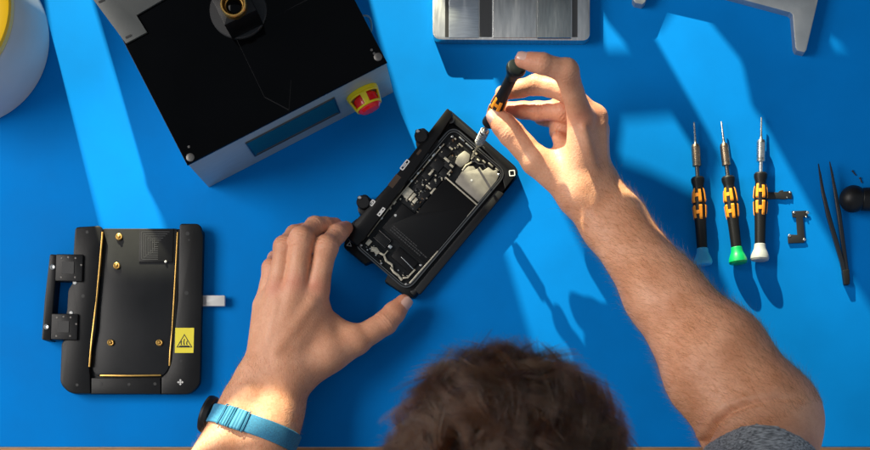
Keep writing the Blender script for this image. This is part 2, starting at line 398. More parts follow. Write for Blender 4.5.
# ------------------------------------------------------------------ heating jig at the left
c = W(132, 310); t = thing('heating_jig', (c.x, c.y, 0), 'black metal heating jig with gold strips and a yellow warning label', 'jig')
bm = B(); base = [(75, 229), (203, 229), (199.5, 380), (192, 394), (70, 394), (60, 384), (61.5, 343), (66, 338), (66.5, 310), (73, 300)]
im_prism(bm, rounded(base, [4, 4, 4, 10, 10, 6, 3, 3, 3, 3]), 0, 9, .8); jb = obj('jig_base', bm, M_BLACK, t)
bm = B(); im_prism(bm, rounded([(103, 228.5), (177, 228.5), (170, 366), (163, 377), (97, 377), (89.5, 366), (95, 300)], [2, 2, 6, 8, 8, 6, 0]), 9.05, 10.2, .5)
obj('bed', bm, M_BLACK2, t)
bm = B(); im_prism(bm, rounded([(75, 227), (100, 225.5), (103, 230), (102, 240), (96, 330), (89, 366), (90, 376), (90.5, 393.7), (70, 393.7), (60.5, 384), (61.8, 343), (66.3, 338), (66.8, 312), (68, 290), (73, 282), (73.2, 254)], [4, 3, 3, 0, 0, 0, 0, 0, 9, 4, 3, 2, 3, 3, 3, 2]), 9.1, 15, 1.2)
obj('side_block', bm, M_BLACK, t)
bm = B(); im_prism(bm, rounded([(179.5, 223.5), (200, 223.5), (203.2, 236), (200, 384), (191, 394.3), (161.3, 394.3), (161.3, 378), (168, 372), (171.5, 362), (178, 300)], [3, 5, 2, 4, 8, 0, 0, 4, 3, 0]), 9.1, 15, 1.2)
obj('side_block', bm, M_BLACK, t)
bm = B(); im_prism(bm, [(91.3, 378), (160.6, 378), (160.6, 394), (91.3, 394)], 9.1, 14.8, .7); obj('end_block', bm, M_BLACK, t)
def strip(pts, w, z0, z1, m, name='gold_strip'):
    bm = B(); n_ = len(pts); L, R_ = [], []
    for i, p in enumerate(pts):
        a = Vector(pts[max(i - 1, 0)]); b = Vector(pts[min(i + 1, n_ - 1)]); d = (b - a).normalized(); nn = Vector((-d.y, d.x)) * w / 2
        L.append(Vector(p) + nn); R_.append(Vector(p) - nn)
    im_prism(bm, [(*p,) for p in L + R_[::-1]], z0, z1, .2); return obj(name, bm, m, t)
strip([(102.3, 232), (100, 262), (96.5, 300), (91.5, 340), (89.2, 367)], 1.5, 12, 15.5, M_GOLD)
strip([(177.6, 232), (175.3, 275), (172.2, 330), (170, 352), (169.4, 366)], 1.3, 12, 15.5, M_GOLD)
strip([(100, 375.5), (130, 375.8), (161, 375.3)], 1.6, 10.3, 13.5, M_GOLD)
for (x, y) in ((118.6, 236.5), (116.3, 265.5), (110.2, 342.5), (159, 342.5)):
    p = W(x, y, 13); bm = B(); lathe(bm, [(10.1, 3.4), (12, 3.3), (12.4, 2.6), (12.2, 1.7), (13.4, 1.4), (13.8, .8)], (p.x, p.y, 0), (0, 0, 1), 20); obj('gold_pin', bm, M_GOLD, t)
# camera recess block with nested chevrons
bm = B(); im_prism(bm, [(139.3, 228.8), (173.5, 228.8), (172.4, 262), (138.8, 262)], 10.3, 11.2, .3)
cb = obj('camera_pad', bm, M_BLACK, t)
bm = B()
for k in range(7):
    a = 1.5 + k * 2.1
    for poly in ([(140 + a, 230.5 + a * .6), (140.5 + a, 230.5 + a * .6), (140.5 + a, 260 - a * .6), (140 + a, 260 - a * .6)],
                 [(140.5 + a, 230 + a), (171 - a, 230 + a), (171 - a, 230.5 + a), (140.5 + a, 230.5 + a)],
                 [(140.5 + a, 260.5 - a), (158, 260.5 - a), (158, 261 - a), (140.5 + a, 261 - a)]):
        if poly[0][0] < poly[1][0] - .3: im_prism(bm, poly, 11.25, 11.45)
obj('chevron_ridge', bm, mat('ridge_grey', (.05, .05, .05), .35), cb)
p = W(165.7, 261.8, 11); bm = B(); lathe(bm, [(11, 1.3), (12, 1.2), (12.4, .6)], (p.x, p.y, 0), (0, 0, 1), 12); obj('white_dot', bm, M_TAB, t)
# holes
for (x, y, r) in ((87, 232, 1.6), (83, 296, 1.8), (187.5, 233.5, 2.0), (186.5, 293, 2.0), (77, 385, 1.5), (101, 384, 1.5), (129, 384.5, 1.6), (155, 384, 1.6), (181, 361, 1.3), (189, 240, 1)):
    p = W(x, y, 15.1); bm = B(); lathe(bm, [(15.0, r), (15.05, r * .95)], (p.x, p.y, 0), (0, 0, 1), 16); obj('screw_hole', bm, M_INK, t)
# label
bm = B(); im_prism(bm, rounded([(175.3, 327.9), (194.1, 327.9), (193.4, 353), (174.7, 353)], .6), 15.05, 15.25); lb = obj('warning_label', bm, M_LABEL, t)
bm = B()
def tri_ring(bm, c, R0, R1, z0, z1):
    for k in range(3):
        a0 = math.radians(-90 + 120 * k); a1 = math.radians(-90 + 120 * (k + 1))
        P = lambda a, r: (c[0] + r * math.cos(a), c[1] + r * math.sin(a) * .98)
        im_prism(bm, [P(a0, R0), P(a1, R0), P(a1, R1), P(a0, R1)], z0, z1)
tri_ring(bm, (184.4, 343), 9.3, 7.6, 15.26, 15.34)
for k, (x, h) in enumerate(((181.4, 4), (184.2, 6), (187, 4))):
    im_prism(bm, [(x - .55, 345), (x + .7, 345.2), (x + .1, 345 - h * .5), (x + .8, 345 - h), (x - .3, 345 - h), (x - .9, 345 - h * .5)], 15.26, 15.34)
im_prism(bm, [(179.5, 345.6), (189.3, 345.6), (189.8, 347), (179, 347)], 15.26, 15.34)
obj('hot_surface_symbol', bm, M_INK, lb)
bm = B()
for (dx, dy) in ((0, -1.9), (1.9, 0), (0, 1.9), (-1.9, 0), (0, 0)):
    x, y = 180.3 + dx, 382.3 + dy; im_prism(bm, [(x, y - 1.25), (x + 1.25, y), (x, y + 1.25), (x - 1.25, y)], 15.06, 15.15)
obj('diamond_mark', bm, M_MARK, t)
# white tab
bm = B(); im_prism(bm, rounded([(200, 295.3), (224.8, 295.4), (224.6, 306), (200, 306)], .6), 4, 9, .5); obj('pull_tab', bm, M_TAB, t)
bm = B(); im_prism(bm, [(200.2, 297), (206, 297), (206, 305), (200.2, 305)], 9.02, 9.3); obj('tab_print', bm, mat('faint_grey', (.40, .38, .37), .5), t)
# hinge
hb = B(); im_prism(hb, rounded([(49.8, 254), (58, 254.6), (54, 297), (50.5, 340.5), (41.5, 339.8), (44.5, 300)], [2, 1, 0, 1, 2, 0]), 0, 17, .8); hg = obj('hinge_bar', hb, M_BLACK, t)
for (x0, y0, x1, y1) in ((56, 254, 83, 281.5), (51.5, 313.5, 78, 340)):
    bm = B(); im_prism(bm, rounded([(x0, y0), (x1, y0 + .3), (x1 - .8, y1), (x0 - .8, y1 - .4)], 1.4), 8, 18, .8); hk = obj('hinge_knuckle', bm, M_BLACK, hg)
    bm = B(); im_prism(bm, rounded([(x0 + 6, y0 + 7.5), (x1 - 9, y0 + 7.7), (x1 - 9.4, y1 - 7.5), (x0 + 5.6, y1 - 7.7)], .8), 18.05, 18.6); obj('knuckle_recess', bm, M_INK, hk)
    for (a, b) in ((.2, .15), (.72, .15), (.18, .85), (.7, .85), (.45, .12), (.93, .4)):
        x, y = x0 + (x1 - x0) * a, y0 + (y1 - y0) * b; p = W(x, y, 18.2); bm = B(); lathe(bm, [(18, 1.1), (18.3, .9)], (p.x, p.y, 0), (0, 0, 1), 10); obj('pin', bm, M_DSTEEL, hk)
for (x, y) in ((52.8, 267), (46.6, 326.8)):
    p = W(x, y, 17.5); bm = B(); lathe(bm, [(17, 2.9), (18.3, 2.7), (18.8, 1.9), (18.5, 1.2)], (p.x, p.y, 0), (0, 0, 1), 20); obj('hinge_screw', bm, M_STEEL, hg)
for (x, y) in ((75.2, 282.8), (71.5, 313.2)):
    p = W(x, y, 14); bm = B(); lathe(bm, [(8, 2.2), (15.4, 2.2), (15.8, 1.6)], (p.x, p.y, 0), (0, 0, 1), 14); obj('steel_pin', bm, M_STEEL, hg)

# ------------------------------------------------------------------ phone holder
TL = Vector((452.5, 124.5)); dv = Vector((-.645, .764)); rv = Vector((.754, .656))
def PH(a, b): p = TL + rv * a + dv * b; return (p.x, p.y)
c = W(435, 205)
t = thing('phone_holder', (c.x, c.y, 0), 'black metal clamping plate tilted on the mat, carrying the open phone', 'jig')
bm = B()
im_prism(bm, rounded([(450, 109.5), (516, 166.5), (518.8, 173.5), (414, 298), (408, 297), (384.3, 281.5), (388, 274), (372, 261), (365, 264.5), (343.5, 247), (345, 240)], [2, 5, 4, 5, 3, 1.5, 2, 2, 1.5, 2, 2]), 0, 11.5, 1.0)
obj('holder_plate', bm, M_BLACK, t)
bm = B(); im_prism(bm, rounded([(450.8, 111), (515, 168), (517.6, 173.5), (505, 189), (499, 165), (478, 143), (452, 122), (446, 121)], [3, 5, 3, 0, 8, 0, 6, 0]), 11.55, 16, 1.1); obj('end_ledge', bm, M_BLACK, t)
bm = B(); im_prism(bm, rounded([(505.5, 189.5), (517, 175), (413.5, 297), (409.5, 291), (418, 286)], [0, 0, 3, 2, 2]), 11.55, 15, 1.0)
im_prism(bm, rounded([PH(76, 20), PH(84, 18), PH(85, 150), PH(77, 150)], 1.5), 11.55, 15.4, .8)
obj('side_ledge', bm, M_BLACK2, t)
p = W(450.6, 119.5, 16); bm = B(); lathe(bm, [(15.9, 4), (16.4, 3.8), (16.4, 2.6), (16.0, 2.4)], (p.x, p.y, 0), (0, 0, 1), 24, cap=False); bt = obj('bolt_ring', bm, M_DSTEEL, t)
bm = B(); lathe(bm, [(16.03, 2.5), (16.06, 2.4)], (p.x, p.y, 0), (0, 0, 1), 16); obj('bolt_hole', bm, M_INK, bt)
bm = B()
sq = lambda c, r: [(c[0] + r * math.cos(a), c[1] + r * math.sin(a)) for a in [math.radians(45 * 1 + 85 + 90 * k) for k in range(4)]]
o_, i_ = rounded(sq((512, 173), 4.3), 1.2), rounded(sq((512, 173), 3.0), .8)
for k in range(len(o_)):
    j = (k + 1) % len(o_); im_prism(bm, [tuple(o_[k]), tuple(o_[j]), tuple(i_[j]), tuple(i_[k])], 16.05, 16.2)
obj('square_mark', bm, M_MARK, t)
bm = B()
for k in range(3):
    P = lambda a, r: (349.3 + r * math.cos(a), 244.5 + r * math.sin(a)); a0 = math.radians(-90 + 120 * k + 10); a1 = a0 + math.radians(120)
    im_prism(bm, [P(a0, 3.2), P(a1, 3.2), P(a1, 1.9), P(a0, 1.9)], 11.55, 11.7)
obj('triangle_mark', bm, M_MARK, t)
# rail
bm = B(); im_prism(bm, rounded([(447.3, 107.8), (452.5, 112.5), (451, 118), (441, 133), (399.5, 191.5), (368.5, 233), (357.5, 246), (347, 238), (350.5, 226), (391, 181.5), (411, 155)], [1.5, 1, 1, 0, 0, 0, 2, 3, 2, 0, 0]), 11.55, 24, 1.0); rl = obj('clamp_rail', bm, mat('rail_gloss', (.006, .0055, .0055), .3, spec=.2), t)
for (x, y, L, ww) in ((404.8, 164.8, 12, 4.2), (372.2, 202.8, 6.5, 4.2), (381.2, 211.8, 10, 3.4)):
    bm = B(); dd = Vector((.62, -.785)); nn = Vector((.785, .62))
    rect = lambda l, w: rounded([tuple(Vector((x, y)) + dd * a * l / 2 + nn * b * w / 2) for a, b in ((-1, -1), (1, -1), (1, 1), (-1, 1))], .8, 2)
    o_, i_ = rect(L, ww), rect(L - 2.2, ww - 2.2)
    for k in range(len(o_)):
        j = (k + 1) % len(o_); im_prism(bm, [tuple(o_[k]), tuple(o_[j]), tuple(i_[j]), tuple(i_[k])], 24.05, 24.3)
    cc = Vector((x, y)); im_prism(bm, [tuple(cc + dd * a * L * .2 + nn * b * .5) for a, b in ((-1, -1), (1, -1), (1, 1), (-1, 1))], 24.05, 24.3)
    obj('rail_mark', bm, M_MARK, rl)
bm = B()
for (x, y, L, w) in ((394.5, 181, 14, 6), (419, 152, 6, 2.5)):
    dd = Vector((.62, -.785)); nn = Vector((.785, .62)); cc = Vector((x, y))
    bm = B(); im_prism(bm, [tuple(cc + dd * a * L / 2 + nn * b * w / 2) for a, b in ((-1, -1), (1, -1), (1, 1), (-1, 1))], 24.02, 24.15)
    obj('rail_reflection', bm, mat('rail_reflection', (.05, .028, .014), .3), rl)  # brown reflection on the rail, painted as flat patches
for (x, y, ex, ey) in ((420, 134.5, 430, 143), (362, 201, 371, 209)):
    bm = B(); im_prism(bm, rounded([(x - 5, y - 5), (x + 4, y - 7), (ex + 9, ey - 2), (ex - 1, ey + 11), (x - 4, y + 11)], 2), 0, 19, 1.0); kb = obj('clamp_block', bm, M_BLACK, t)
    p = W(x + 1, y + 1, 26); bm = B(); lathe(bm, [(16.5, 6.6), (25, 6.6), (26, 5.8)], (p.x, p.y, 0), (0, 0, 1), 28); obj('knob', bm, M_RUB, kb)
    p = W(x - 2.3, y - 3.6, 27); bm = B(); lathe(bm, [(20, 1.8), (27, 1.8), (27.5, 1.2)], (p.x, p.y, 0), (0, 0, 1), 14); obj('knob_pin', bm, M_STEEL, kb)
bm = B(); im_prism(bm, rounded([(349, 225), (356, 219), (366, 214), (372, 222), (362, 236), (352, 236)], 2), 11.6, 19, .8); obj('hinge_end', bm, M_BLACK, t)

# ------------------------------------------------------------------ the open phone
c = W(430, 205)
t = thing('open_phone', (c.x, c.y, 11.6), 'disassembled phone without its screen, circuit board, battery and silver shield showing', 'phone')
ZB = 12.8
def ph_prism(bm, pts, z0, z1, bev=0.0, r=0.0):
    P = [PH(a, b) for a, b in pts]
    if r: P = [tuple(q) for q in rounded(P, r, 3)]
    im_prism(bm, P, z0, z1, bev)
def rrect(a0, a1, b0, b1): return [(a0, b0), (a1, b0), (a1, b1), (a0, b1)]
HH, WW = 156, 73.5
bm = B(); ph_prism(bm, rrect(0, WW, 0, HH), 11.7, ZB, 0, 12); obj('back_shell', bm, M_PCB, t)
def ring(bm, a0, a1, b0, b1, w, z0, z1, r):
    o_ = rounded([PH(*q) for q in rrect(a0, a1, b0, b1)], r, 8); i_ = rounded([PH(*q) for q in rrect(a0 + w, a1 - w, b0 + w, b1 - w)], r - w, 8)
    V = lambda p, z: bm.verts.new(W(p[0], p[1], z)); n_ = len(o_)
    R4 = [[V(p, z) for p in q] for q, z in ((o_, z0), (o_, z1), (i_, z1), (i_, z0))]
    for k in range(n_):
        j = (k + 1) % n_
        for x in range(4): bm.faces.new((R4[x][k], R4[x][j], R4[(x + 1) % 4][j], R4[(x + 1) % 4][k]))
bm = B(); ring(bm, 0, WW, 0, HH, 1.2, 11.8, 17.0, 12); obj('frame', bm, mat('graphite_frame', (.12, .12, .12), .3, metal=.9), t)
bm = B(); ring(bm, 1.3, WW - 1.3, 1.3, HH - 1.3, 1.1, 12.9, 16.4, 10.8); obj('gasket', bm, M_RUB, t)
bm = B(); ring(bm, 2.5, WW - 2.5, 2.5, HH - 2.5, .45, 12.9, 16.2, 9.6); obj('inner_rim', bm, mat('rim_metal', (.30, .29, .27), .3, metal=1), t)
bm = B(); ph_prism(bm, [(29.5, 46), (70, 46), (70, 124), (12.5, 124), (12.5, 92), (29.5, 92)], ZB, 15.8, .5, 1.2); bat = obj('battery', bm, M_BATT, t)
bm = B()
for k, (b, L, a0) in enumerate(((119.6, 40, 20), (116.9, 44, 20), (114.8, 30, 20))):
    x = a0
    while x < a0 + L:
        l = random.uniform(1.2, 3.8); ph_prism(bm, rrect(x, x + l, b, b + (.9 if k > 1 else 1.2)), 15.82, 15.87); x += l + .7
obj('battery_print', bm, M_PRINT, bat)
bm = B(); p = Vector(PH(15, 106)); poly_prism(bm, [W(q[0], q[1], 15.9) for q in disc(p, 1.3, 12)], 15.82, 15.95); obj('battery_dot', bm, M_MARK, bat)
bm = B(); ph_prism(bm, rrect(28.6, 71, 43.6, 45.0), 13.5, 16.3, .2); ph_prism(bm, rrect(70.3, 71.2, 46, 60), 13.5, 16.0)
obj('battery_bracket', bm, M_FLEX, t)
bm = B(); ph_prism(bm, [(39, 41.5), (37.4, 30), (39, 21), (43, 17.5), (47, 18.5), (48, 14), (53, 15), (55, 8.5), (61, 8), (63, 5), (68.5, 8.5), (70, 14), (70.2, 41.5)], ZB, 16.6, .35, .8); sh = obj('shield_plate', bm, M_SHIELD, t)
bm = B(); p = Vector(PH(50.5, 29.5)); poly_prism(bm, [W(q[0], q[1], 16.7) for q in disc(p, 1.1, 12)], 16.62, 16.8); obj('shield_dot', bm, M_MARK, sh)
bm = B(); ph_prism(bm, [(26, 11.5), (33, 11), (36.5, 17), (34, 27), (26.5, 27.5), (24, 20)], ZB, 16.5, .6, 1.5); obj('camera_shield', bm, M_SHIELD, t)
bm = B(); ph_prism(bm, rrect(7, 28.5, 20, 92), ZB, 14.0, .2, .6); ph_prism(bm, rrect(9, 36, 6, 22), ZB, 13.8, .2, 1); lbd = obj('logic_board', bm, M_PCB, t)
def comp(a, b, la, lb_, z0, z1, m, name, par, bev=.12):
    bm = B(); ph_prism(bm, rrect(a, a + la, b, b + lb_), z0, z1, bev); return obj(name, bm, m, par)
for q in ((8, 22, 9, 10, 16.0), (18, 24, 10, 13, 15.7), (9, 34, 11, 12, 15.8), (21, 38, 8, 8, 15.2), (20, 50, 8, 14, 15.6), (9, 50, 9, 9, 16.1), (20, 66, 8, 12, 15.3), (11, 62, 8, 9, 15.6), (37.5, 7, 8, 6, 15.5), (20, 81, 8, 9, 15.3)):
    comp(q[0], q[1], q[2], q[3], 14.05, q[4], M_RUB, 'chip', lbd, .3)
for q in ((15, 29, 6.5, 2.4), (23.5, 30.5, 4.5, 2.2), (13.5, 47.5, 2.2, 6), (6, 76, 7.5, 10), (14.5, 76.5, 3.2, 9), (19, 79, 3.0, 6), (27, 60, 1.8, 6.5), (19, 62, 6, 1.8), (12, 18, 4, 1.6), (27.3, 35, 1.4, 6)):
    comp(q[0], q[1], q[2], q[3], 14.05, 16.3, M_FLEX, 'connector', lbd)
for k in range(84):      # small board components
    a, b = random.uniform(7.5, 29), random.uniform(7, 90)
    comp(a, b, random.uniform(.6, 2.0), random.uniform(.6, 1.8), 13.9, random.uniform(15.4, 16.3), random.choice([M_FLEX, M_FLEX, M_SHIELD, M_BROWN, M_DSTEEL]), 'board_component', lbd, 0)
def wire(pts, w, z0, z1, m, name, par=None):
    bm = B(); n_ = len(pts); L, R_ = [], []
    for i, p in enumerate(pts):
        a = Vector(pts[max(i - 1, 0)]); b = Vector(pts[min(i + 1, n_ - 1)]); d = (b - a).normalized(); nn = Vector((-d.y, d.x)) * w / 2
        L.append(Vector(p) + nn); R_.append(Vector(p) - nn)
    ph_prism(bm, [(*p,) for p in L + R_[::-1]], z0, z1, .1); return obj(name, bm, m, par or t)
# top end
for q in ((41, 9, 3, 1.5), (46, 6.5, 4, 1.4), (52, 4.5, 6, 1.4), (13, 4.2, 7, 1.3), (22, 4.5, 9, 1.2), (33, 5.5, 5, 1.8), (36, 9, 1.3, 5), (17, 9.5, 5, 1.2), (61, 4.0, 4, 1.2)):
    comp(q[0], q[1], q[2], q[3], ZB, 16.2, random.choice([M_FLEX, M_STEEL, M_SHIELD]), 'clip', t)
wire([(38, 16), (41, 13), (45, 12.5), (49, 9.5), (53, 11)], 1.2, 15, 16.8, M_DSTEEL, 'flex_cable')
wire([(37, 28), (36.5, 22), (39, 16)], 1.4, 14.5, 17, M_FLEX, 'flex_cable')
# left edge run
wire([(6.0, 20), (5.4, 60), (5.2, 100), (6.2, 125), (7.0, 140)], .9, 14, 16.6, M_FLEX, 'edge_spring')
for b in (24, 33, 41, 52, 58, 68, 95, 103, 116, 124, 131): comp(4.0 + random.uniform(0, 1.5), b, 1.8, random.uniform(1.5, 4.5), 14, 16.9, random.choice([M_FLEX, M_STEEL, M_BROWN]), 'edge_clip', t)
# bottom end
comp(13, 127, 15, 10, ZB, 15.6, M_RUB, 'speaker_unit', t, .4); comp(38, 127, 25, 13, ZB, 15.5, M_BATT, 'haptic_unit', t, .5)
comp(20, 140, 11, 9, ZB, 14.8, M_PCB, 'dock_board', t, .3)
wire([(12, 128), (28, 128.2), (28, 137.2), (12.5, 137)], .5, 15.4, 15.9, M_DSTEEL, 'speaker_rim')
wire([(18, 147.5), (22, 145), (26.5, 146.5)], 5.2, 14.8, 16.4, M_FLEX, 'port_connector')
wire([(26, 145), (32, 143.6), (37, 146.5), (44, 145.5), (47, 148.5)], 2.1, 14.8, 16.2, M_FLEX, 'port_flex')
wire([(45, 148), (50, 150), (56, 149.5), (62, 150.8)], 2.2, 14.8, 16.2, M_FLEX, 'port_flex')
wire([(61, 148.5), (64.5, 145), (64.6, 139), (65, 134)], 1.6, 14.8, 16.2, M_FLEX, 'port_flex')
wire([(46, 133.6), (55, 134.2), (63.5, 135)], .7, 15.5, 16.3, M_STEEL, 'haptic_edge')
wire([(69.5, 148), (69.8, 135), (70.4, 117), (70.6, 105)], 1.3, 14.8, 16.3, M_FLEX, 'edge_spring')
comp(29.5, 131.5, 3.4, 3.2, 15.6, 16.6, M_STEEL, 'clip', t); comp(10, 141, 4, 6, 13, 16.0, M_FLEX, 'clip', t); comp(31.5, 137.5, .9, 6, 14, 16.3, M_FLEX, 'clip', t)
for k in range(16):
    comp(random.uniform(10, 66), random.uniform(141, 151), random.uniform(.7, 2), random.uniform(.6, 1.3), 13.5, 16.0, random.choice([M_FLEX, M_STEEL, M_DSTEEL]), 'board_component', t, 0)
for (a, b) in ((67.5, 151), (8, 151), (67.6, 7.5), (7.4, 9), (35, 151.5), (66.5, 127)):
    p = PH(a, b); q = W(p[0], p[1], 16.4); bm = B(); lathe(bm, [(15, 1.3), (16.4, 1.2), (16.7, .7)], (q.x, q.y, 0), (0, 0, 1), 12); obj('screw', bm, M_STEEL, t)

#@@PERSON
print('objects', round(time.time() - T0, 1))
# ================================================================== the person
def sm(a, b, k):
    h = np.clip(.5 + .5 * (b - a) / k, 0, 1)
    return b * (1 - h) + a * h - k * h * (1 - h)
BIG = 60.0
class Prim:
    def __init__(s, a, b, ra, rb):
        s.a = np.array(a, float); s.b = np.array(b, float); s.ra = ra; s.rb = rb
        s.c = (s.a + s.b) / 2; s.R = np.linalg.norm(s.a - s.b) / 2 + max(ra, rb)
    def near(s, c, R): return np.linalg.norm(s.c - c) < s.R + R + 22
    def d(s, P):
        ba = s.b - s.a; pa = P - s.a; l2 = max(ba @ ba, 1e-6)
        t = np.clip(pa @ ba / l2, 0, 1)
        return np.linalg.norm(pa - t[:, None] * ba, axis=1) - (s.ra + (s.rb - s.ra) * t)
class Ell:
    def __init__(s, c, rad, axes):
        s.c = np.array(c, float); s.rad = np.array(rad, float); s.M = np.array(axes, float); s.R = max(rad)
    def near(s, c, R): return np.linalg.norm(s.c - c) < s.R + R + 22
    def d(s, P):
        q = (P - s.c) @ s.M.T; k0 = np.linalg.norm(q / s.rad, axis=1); k1 = np.linalg.norm(q / s.rad ** 2, axis=1)
        return k0 * (k0 - 1) / np.maximum(k1, 1e-6)
def group_d(prims, P, c, R):
    d = None
    for p, k in prims:
        if not p.near(c, R): continue
        e = p.d(P); d = e if d is None else sm(d, e, k)
    return d
def C(a, b, ra, rb, k=6): return (Prim(a, b, ra, rb), k)
def sdf_mesh(fn, boxes, h, name):
    """fn(P, centre, R) -> distance; boxes: (lo, hi) in mm; returns verts, quads"""
    BL = 16; band = 3 * h; g = vdb.FloatGrid(band); done = set(); nb = 0
    for lo, hi in boxes:
        i0 = [int(math.floor(lo[k] / h / BL)) for k in range(3)]; i1 = [int(math.ceil(hi[k] / h / BL)) for k in range(3)]
        for i in range(i0[0], i1[0] + 1):
            for j in range(i0[1], i1[1] + 1):
                for k in range(i0[2], i1[2] + 1):
                    if (i, j, k) in done: continue
                    done.add((i, j, k)); c = (np.array([i, j, k]) + .5) * BL * h; R = BL * h * .87
                    dc = fn(c[None, :], c, R)
                    if dc is None: continue
                    if abs(dc[0]) > R * 1.35 + band + 3:
                        if dc[0] < 0: g.fill((i * BL, j * BL, k * BL), (i * BL + BL - 1, j * BL + BL - 1, k * BL + BL - 1), -band, False)
                        continue
                    r = (np.arange(BL)) ; X, Y, Z = np.meshgrid((i * BL + r) * h, (j * BL + r) * h, (k * BL + r) * h, indexing='ij')
                    P = np.stack([X.ravel(), Y.ravel(), Z.ravel()], 1); dd = fn(P, c, R)
                    if dd is None: continue
                    nb += 1
                    g.copyFromArray(np.clip(dd, -band, band).reshape(BL, BL, BL).astype('f'), ijk=(i * BL, j * BL, k * BL))
    v, q = g.convertToQuads(0.0)
    print(name, 'blocks', nb, 'quads', len(q), round(time.time() - T0, 1))
    return v * h, q[:, ::-1]
def J(x, y, z): return np.array(W(x, y, z))

FINGERS = []    # (prims)
JOINTS = []     # (joint, axis, up, amplitude, width) for skin creases
def finger(mcp, pip, dip, tip, r, up=(0, 0, 1)):
    m, p, d, t_ = [np.array(q, float) for q in (mcp, pip, dip, tip)]
    r0, r1, r2, r3 = r
    pr = [C(m, m + (p - m) * .55, r0, r1 * .92, 3), C(m + (p - m) * .5, p, r1 * .91, r1 * 1.08, 3), C(p, p + (d - p) * .5, r1 * 1.07, r2 * .97, 3), C(p + (d - p) * .5, d, r2 * .96, r2 * 1.05, 3),
          C(d, d + (t_ - d) * .5, r2, r3 * 1.03, 3), C(d + (t_ - d) * .45, t_, r3 * 1.03, r3 * .90, 3)]
    FINGERS.append(pr)
    for a, b, c_, w in ((m, p, d, 1.0), (p, d, t_, .7)):
        ax_ = (c_ - a); ax_ /= np.linalg.norm(ax_); JOINTS.append((b, ax_, w, r1 if w == 1 else r2))
    return pr
# --- right hand (holds the screwdriver)
R_MCP = [J(581, 118, 108), J(594, 118, 92), J(596, 130, 73), J(594, 147, 57)]
finger(R_MCP[0], J(566, 71, 147), J(542.5, 63.5, 156), J(522.5, 60.0, 153), (12.2, 10.8, 9.2, 8.0))
finger(R_MCP[1], J(566, 90, 112), J(536, 84.5, 102), J(502.5, 93, 88), (12.0, 10.2, 9.2, 7.8))
finger(R_MCP[2], J(564, 110, 84), J(538, 111, 76), J(507, 109, 70), (11.6, 10.4, 9.0, 7.8))
finger(R_MCP[3], J(564, 121, 70), J(551, 117, 60), J(541, 118, 52), (11.5, 10.8, 9.0, 7.6))
tR = [J(577, 190, 76), J(536, 160.5, 86), J(511.5, 133.5, 88), J(496, 116.5, 86)]
FINGERS.append([C(tR[0], tR[1], 19, 14.0, 5), C(tR[1], tR[1] + (tR[2] - tR[1]) * .6, 13.6, 11.2, 4), C(tR[1] + (tR[2] - tR[1]) * .5, tR[2], 11.8, 12.4, 4), C(tR[2], (tR[2] + tR[3]) / 2, 12.3, 11.4, 3), C((tR[2] + tR[3]) / 2, tR[3], 11.4, 9.2, 3)])
ax_ = tR[3] - tR[1]; JOINTS.append((tR[2], ax_ / np.linalg.norm(ax_), 1.3, 12))
WR = J(589, 197, 77)
RP = [C(J(581, 192, 86), R_MCP[0], 16, 12.6, 10), C(J(590, 190, 80), R_MCP[1], 15.5, 13.0, 10), C(J(595, 188, 72), R_MCP[2], 14.5, 12.4, 10), C(J(597, 190, 65), R_MCP[3], 14, 11.4, 10),
      C(J(562, 156, 82), J(582, 185, 80), 10, 20, 12), C(J(558, 138, 80), J(575, 160, 84), 6, 10, 9), C(J(560, 131, 66), J(580, 150, 68), 10.5, 13, 9), C(J(561, 98, 86), J(576, 112, 84), 7.5, 10, 6),
      C(J(583, 197, 80), J(606, 228, 84), 21.5, 20, 14), C(J(601, 187, 76), J(623, 219, 82), 19, 20, 14),
      C(J(606, 228, 84), J(656, 297, 112), 20, 26, 14), C(J(623, 219, 82), J(669, 288, 112), 20, 27, 14),
      C(J(656, 297, 112), J(712, 374, 148), 26, 39.5, 18), C(J(669, 288, 112), J(722, 351, 142), 27, 37.5, 18), C(J(722, 351, 142), J(768, 412, 160), 37.5, 41, 18),
      C(J(712, 374, 148), J(752, 415, 160), 39.5, 47, 18), C(J(752, 415, 160), J(770, 424, 160), 47, 40, 16)]
# tendons on the back of the hand
RP += [C(J(594, 175, 96), J(584, 128, 119), 2.6, 2.2, 7), C(J(604, 172, 86), J(602, 125, 99), 2.4, 2.2, 7)]
# --- left hand (steadies the holder)
L_MCP = [J(317, 288, 54), J(296, 284, 60), J(277, 290, 55), J(265, 303, 44)]
finger(L_MCP[0], J(326, 247, 62), J(337, 234, 44), J(346, 228, 27), (13.0, 11.0, 9.2, 7.8))
finger(L_MCP[1], J(302, 239, 67), J(315, 226.5, 48), J(335, 225, 30), (12.6, 11.4, 9.6, 8.2))
finger(L_MCP[2], J(285, 247, 58), J(295, 234.5, 42), J(312, 229, 28), (11.8, 10.4, 9.0, 7.8))
finger(L_MCP[3], J(272, 268, 42), J(276, 259, 28), J(286, 252, 18), (10.6, 9.0, 8.0, 7.0))
tL = [J(302, 369, 42), J(356.5, 341, 36), J(385, 323, 30), J(403.5, 302.5, 24.5)]
FINGERS.append([C(tL[0], tL[1], 21, 13.6, 5), C(tL[1], tL[1] + (tL[2] - tL[1]) * .6, 13.4, 11.2, 4), C(tL[1] + (tL[2] - tL[1]) * .5, tL[2], 11.2, 12.0, 4), C(tL[2], (tL[2] + tL[3]) / 2, 11.8, 10.8, 3), C((tL[2] + tL[3]) / 2, tL[3], 10.8, 8.2, 3)])
ax_ = tL[3] - tL[1]; JOINTS.append((tL[2], ax_ / np.linalg.norm(ax_), 1.3, 12))
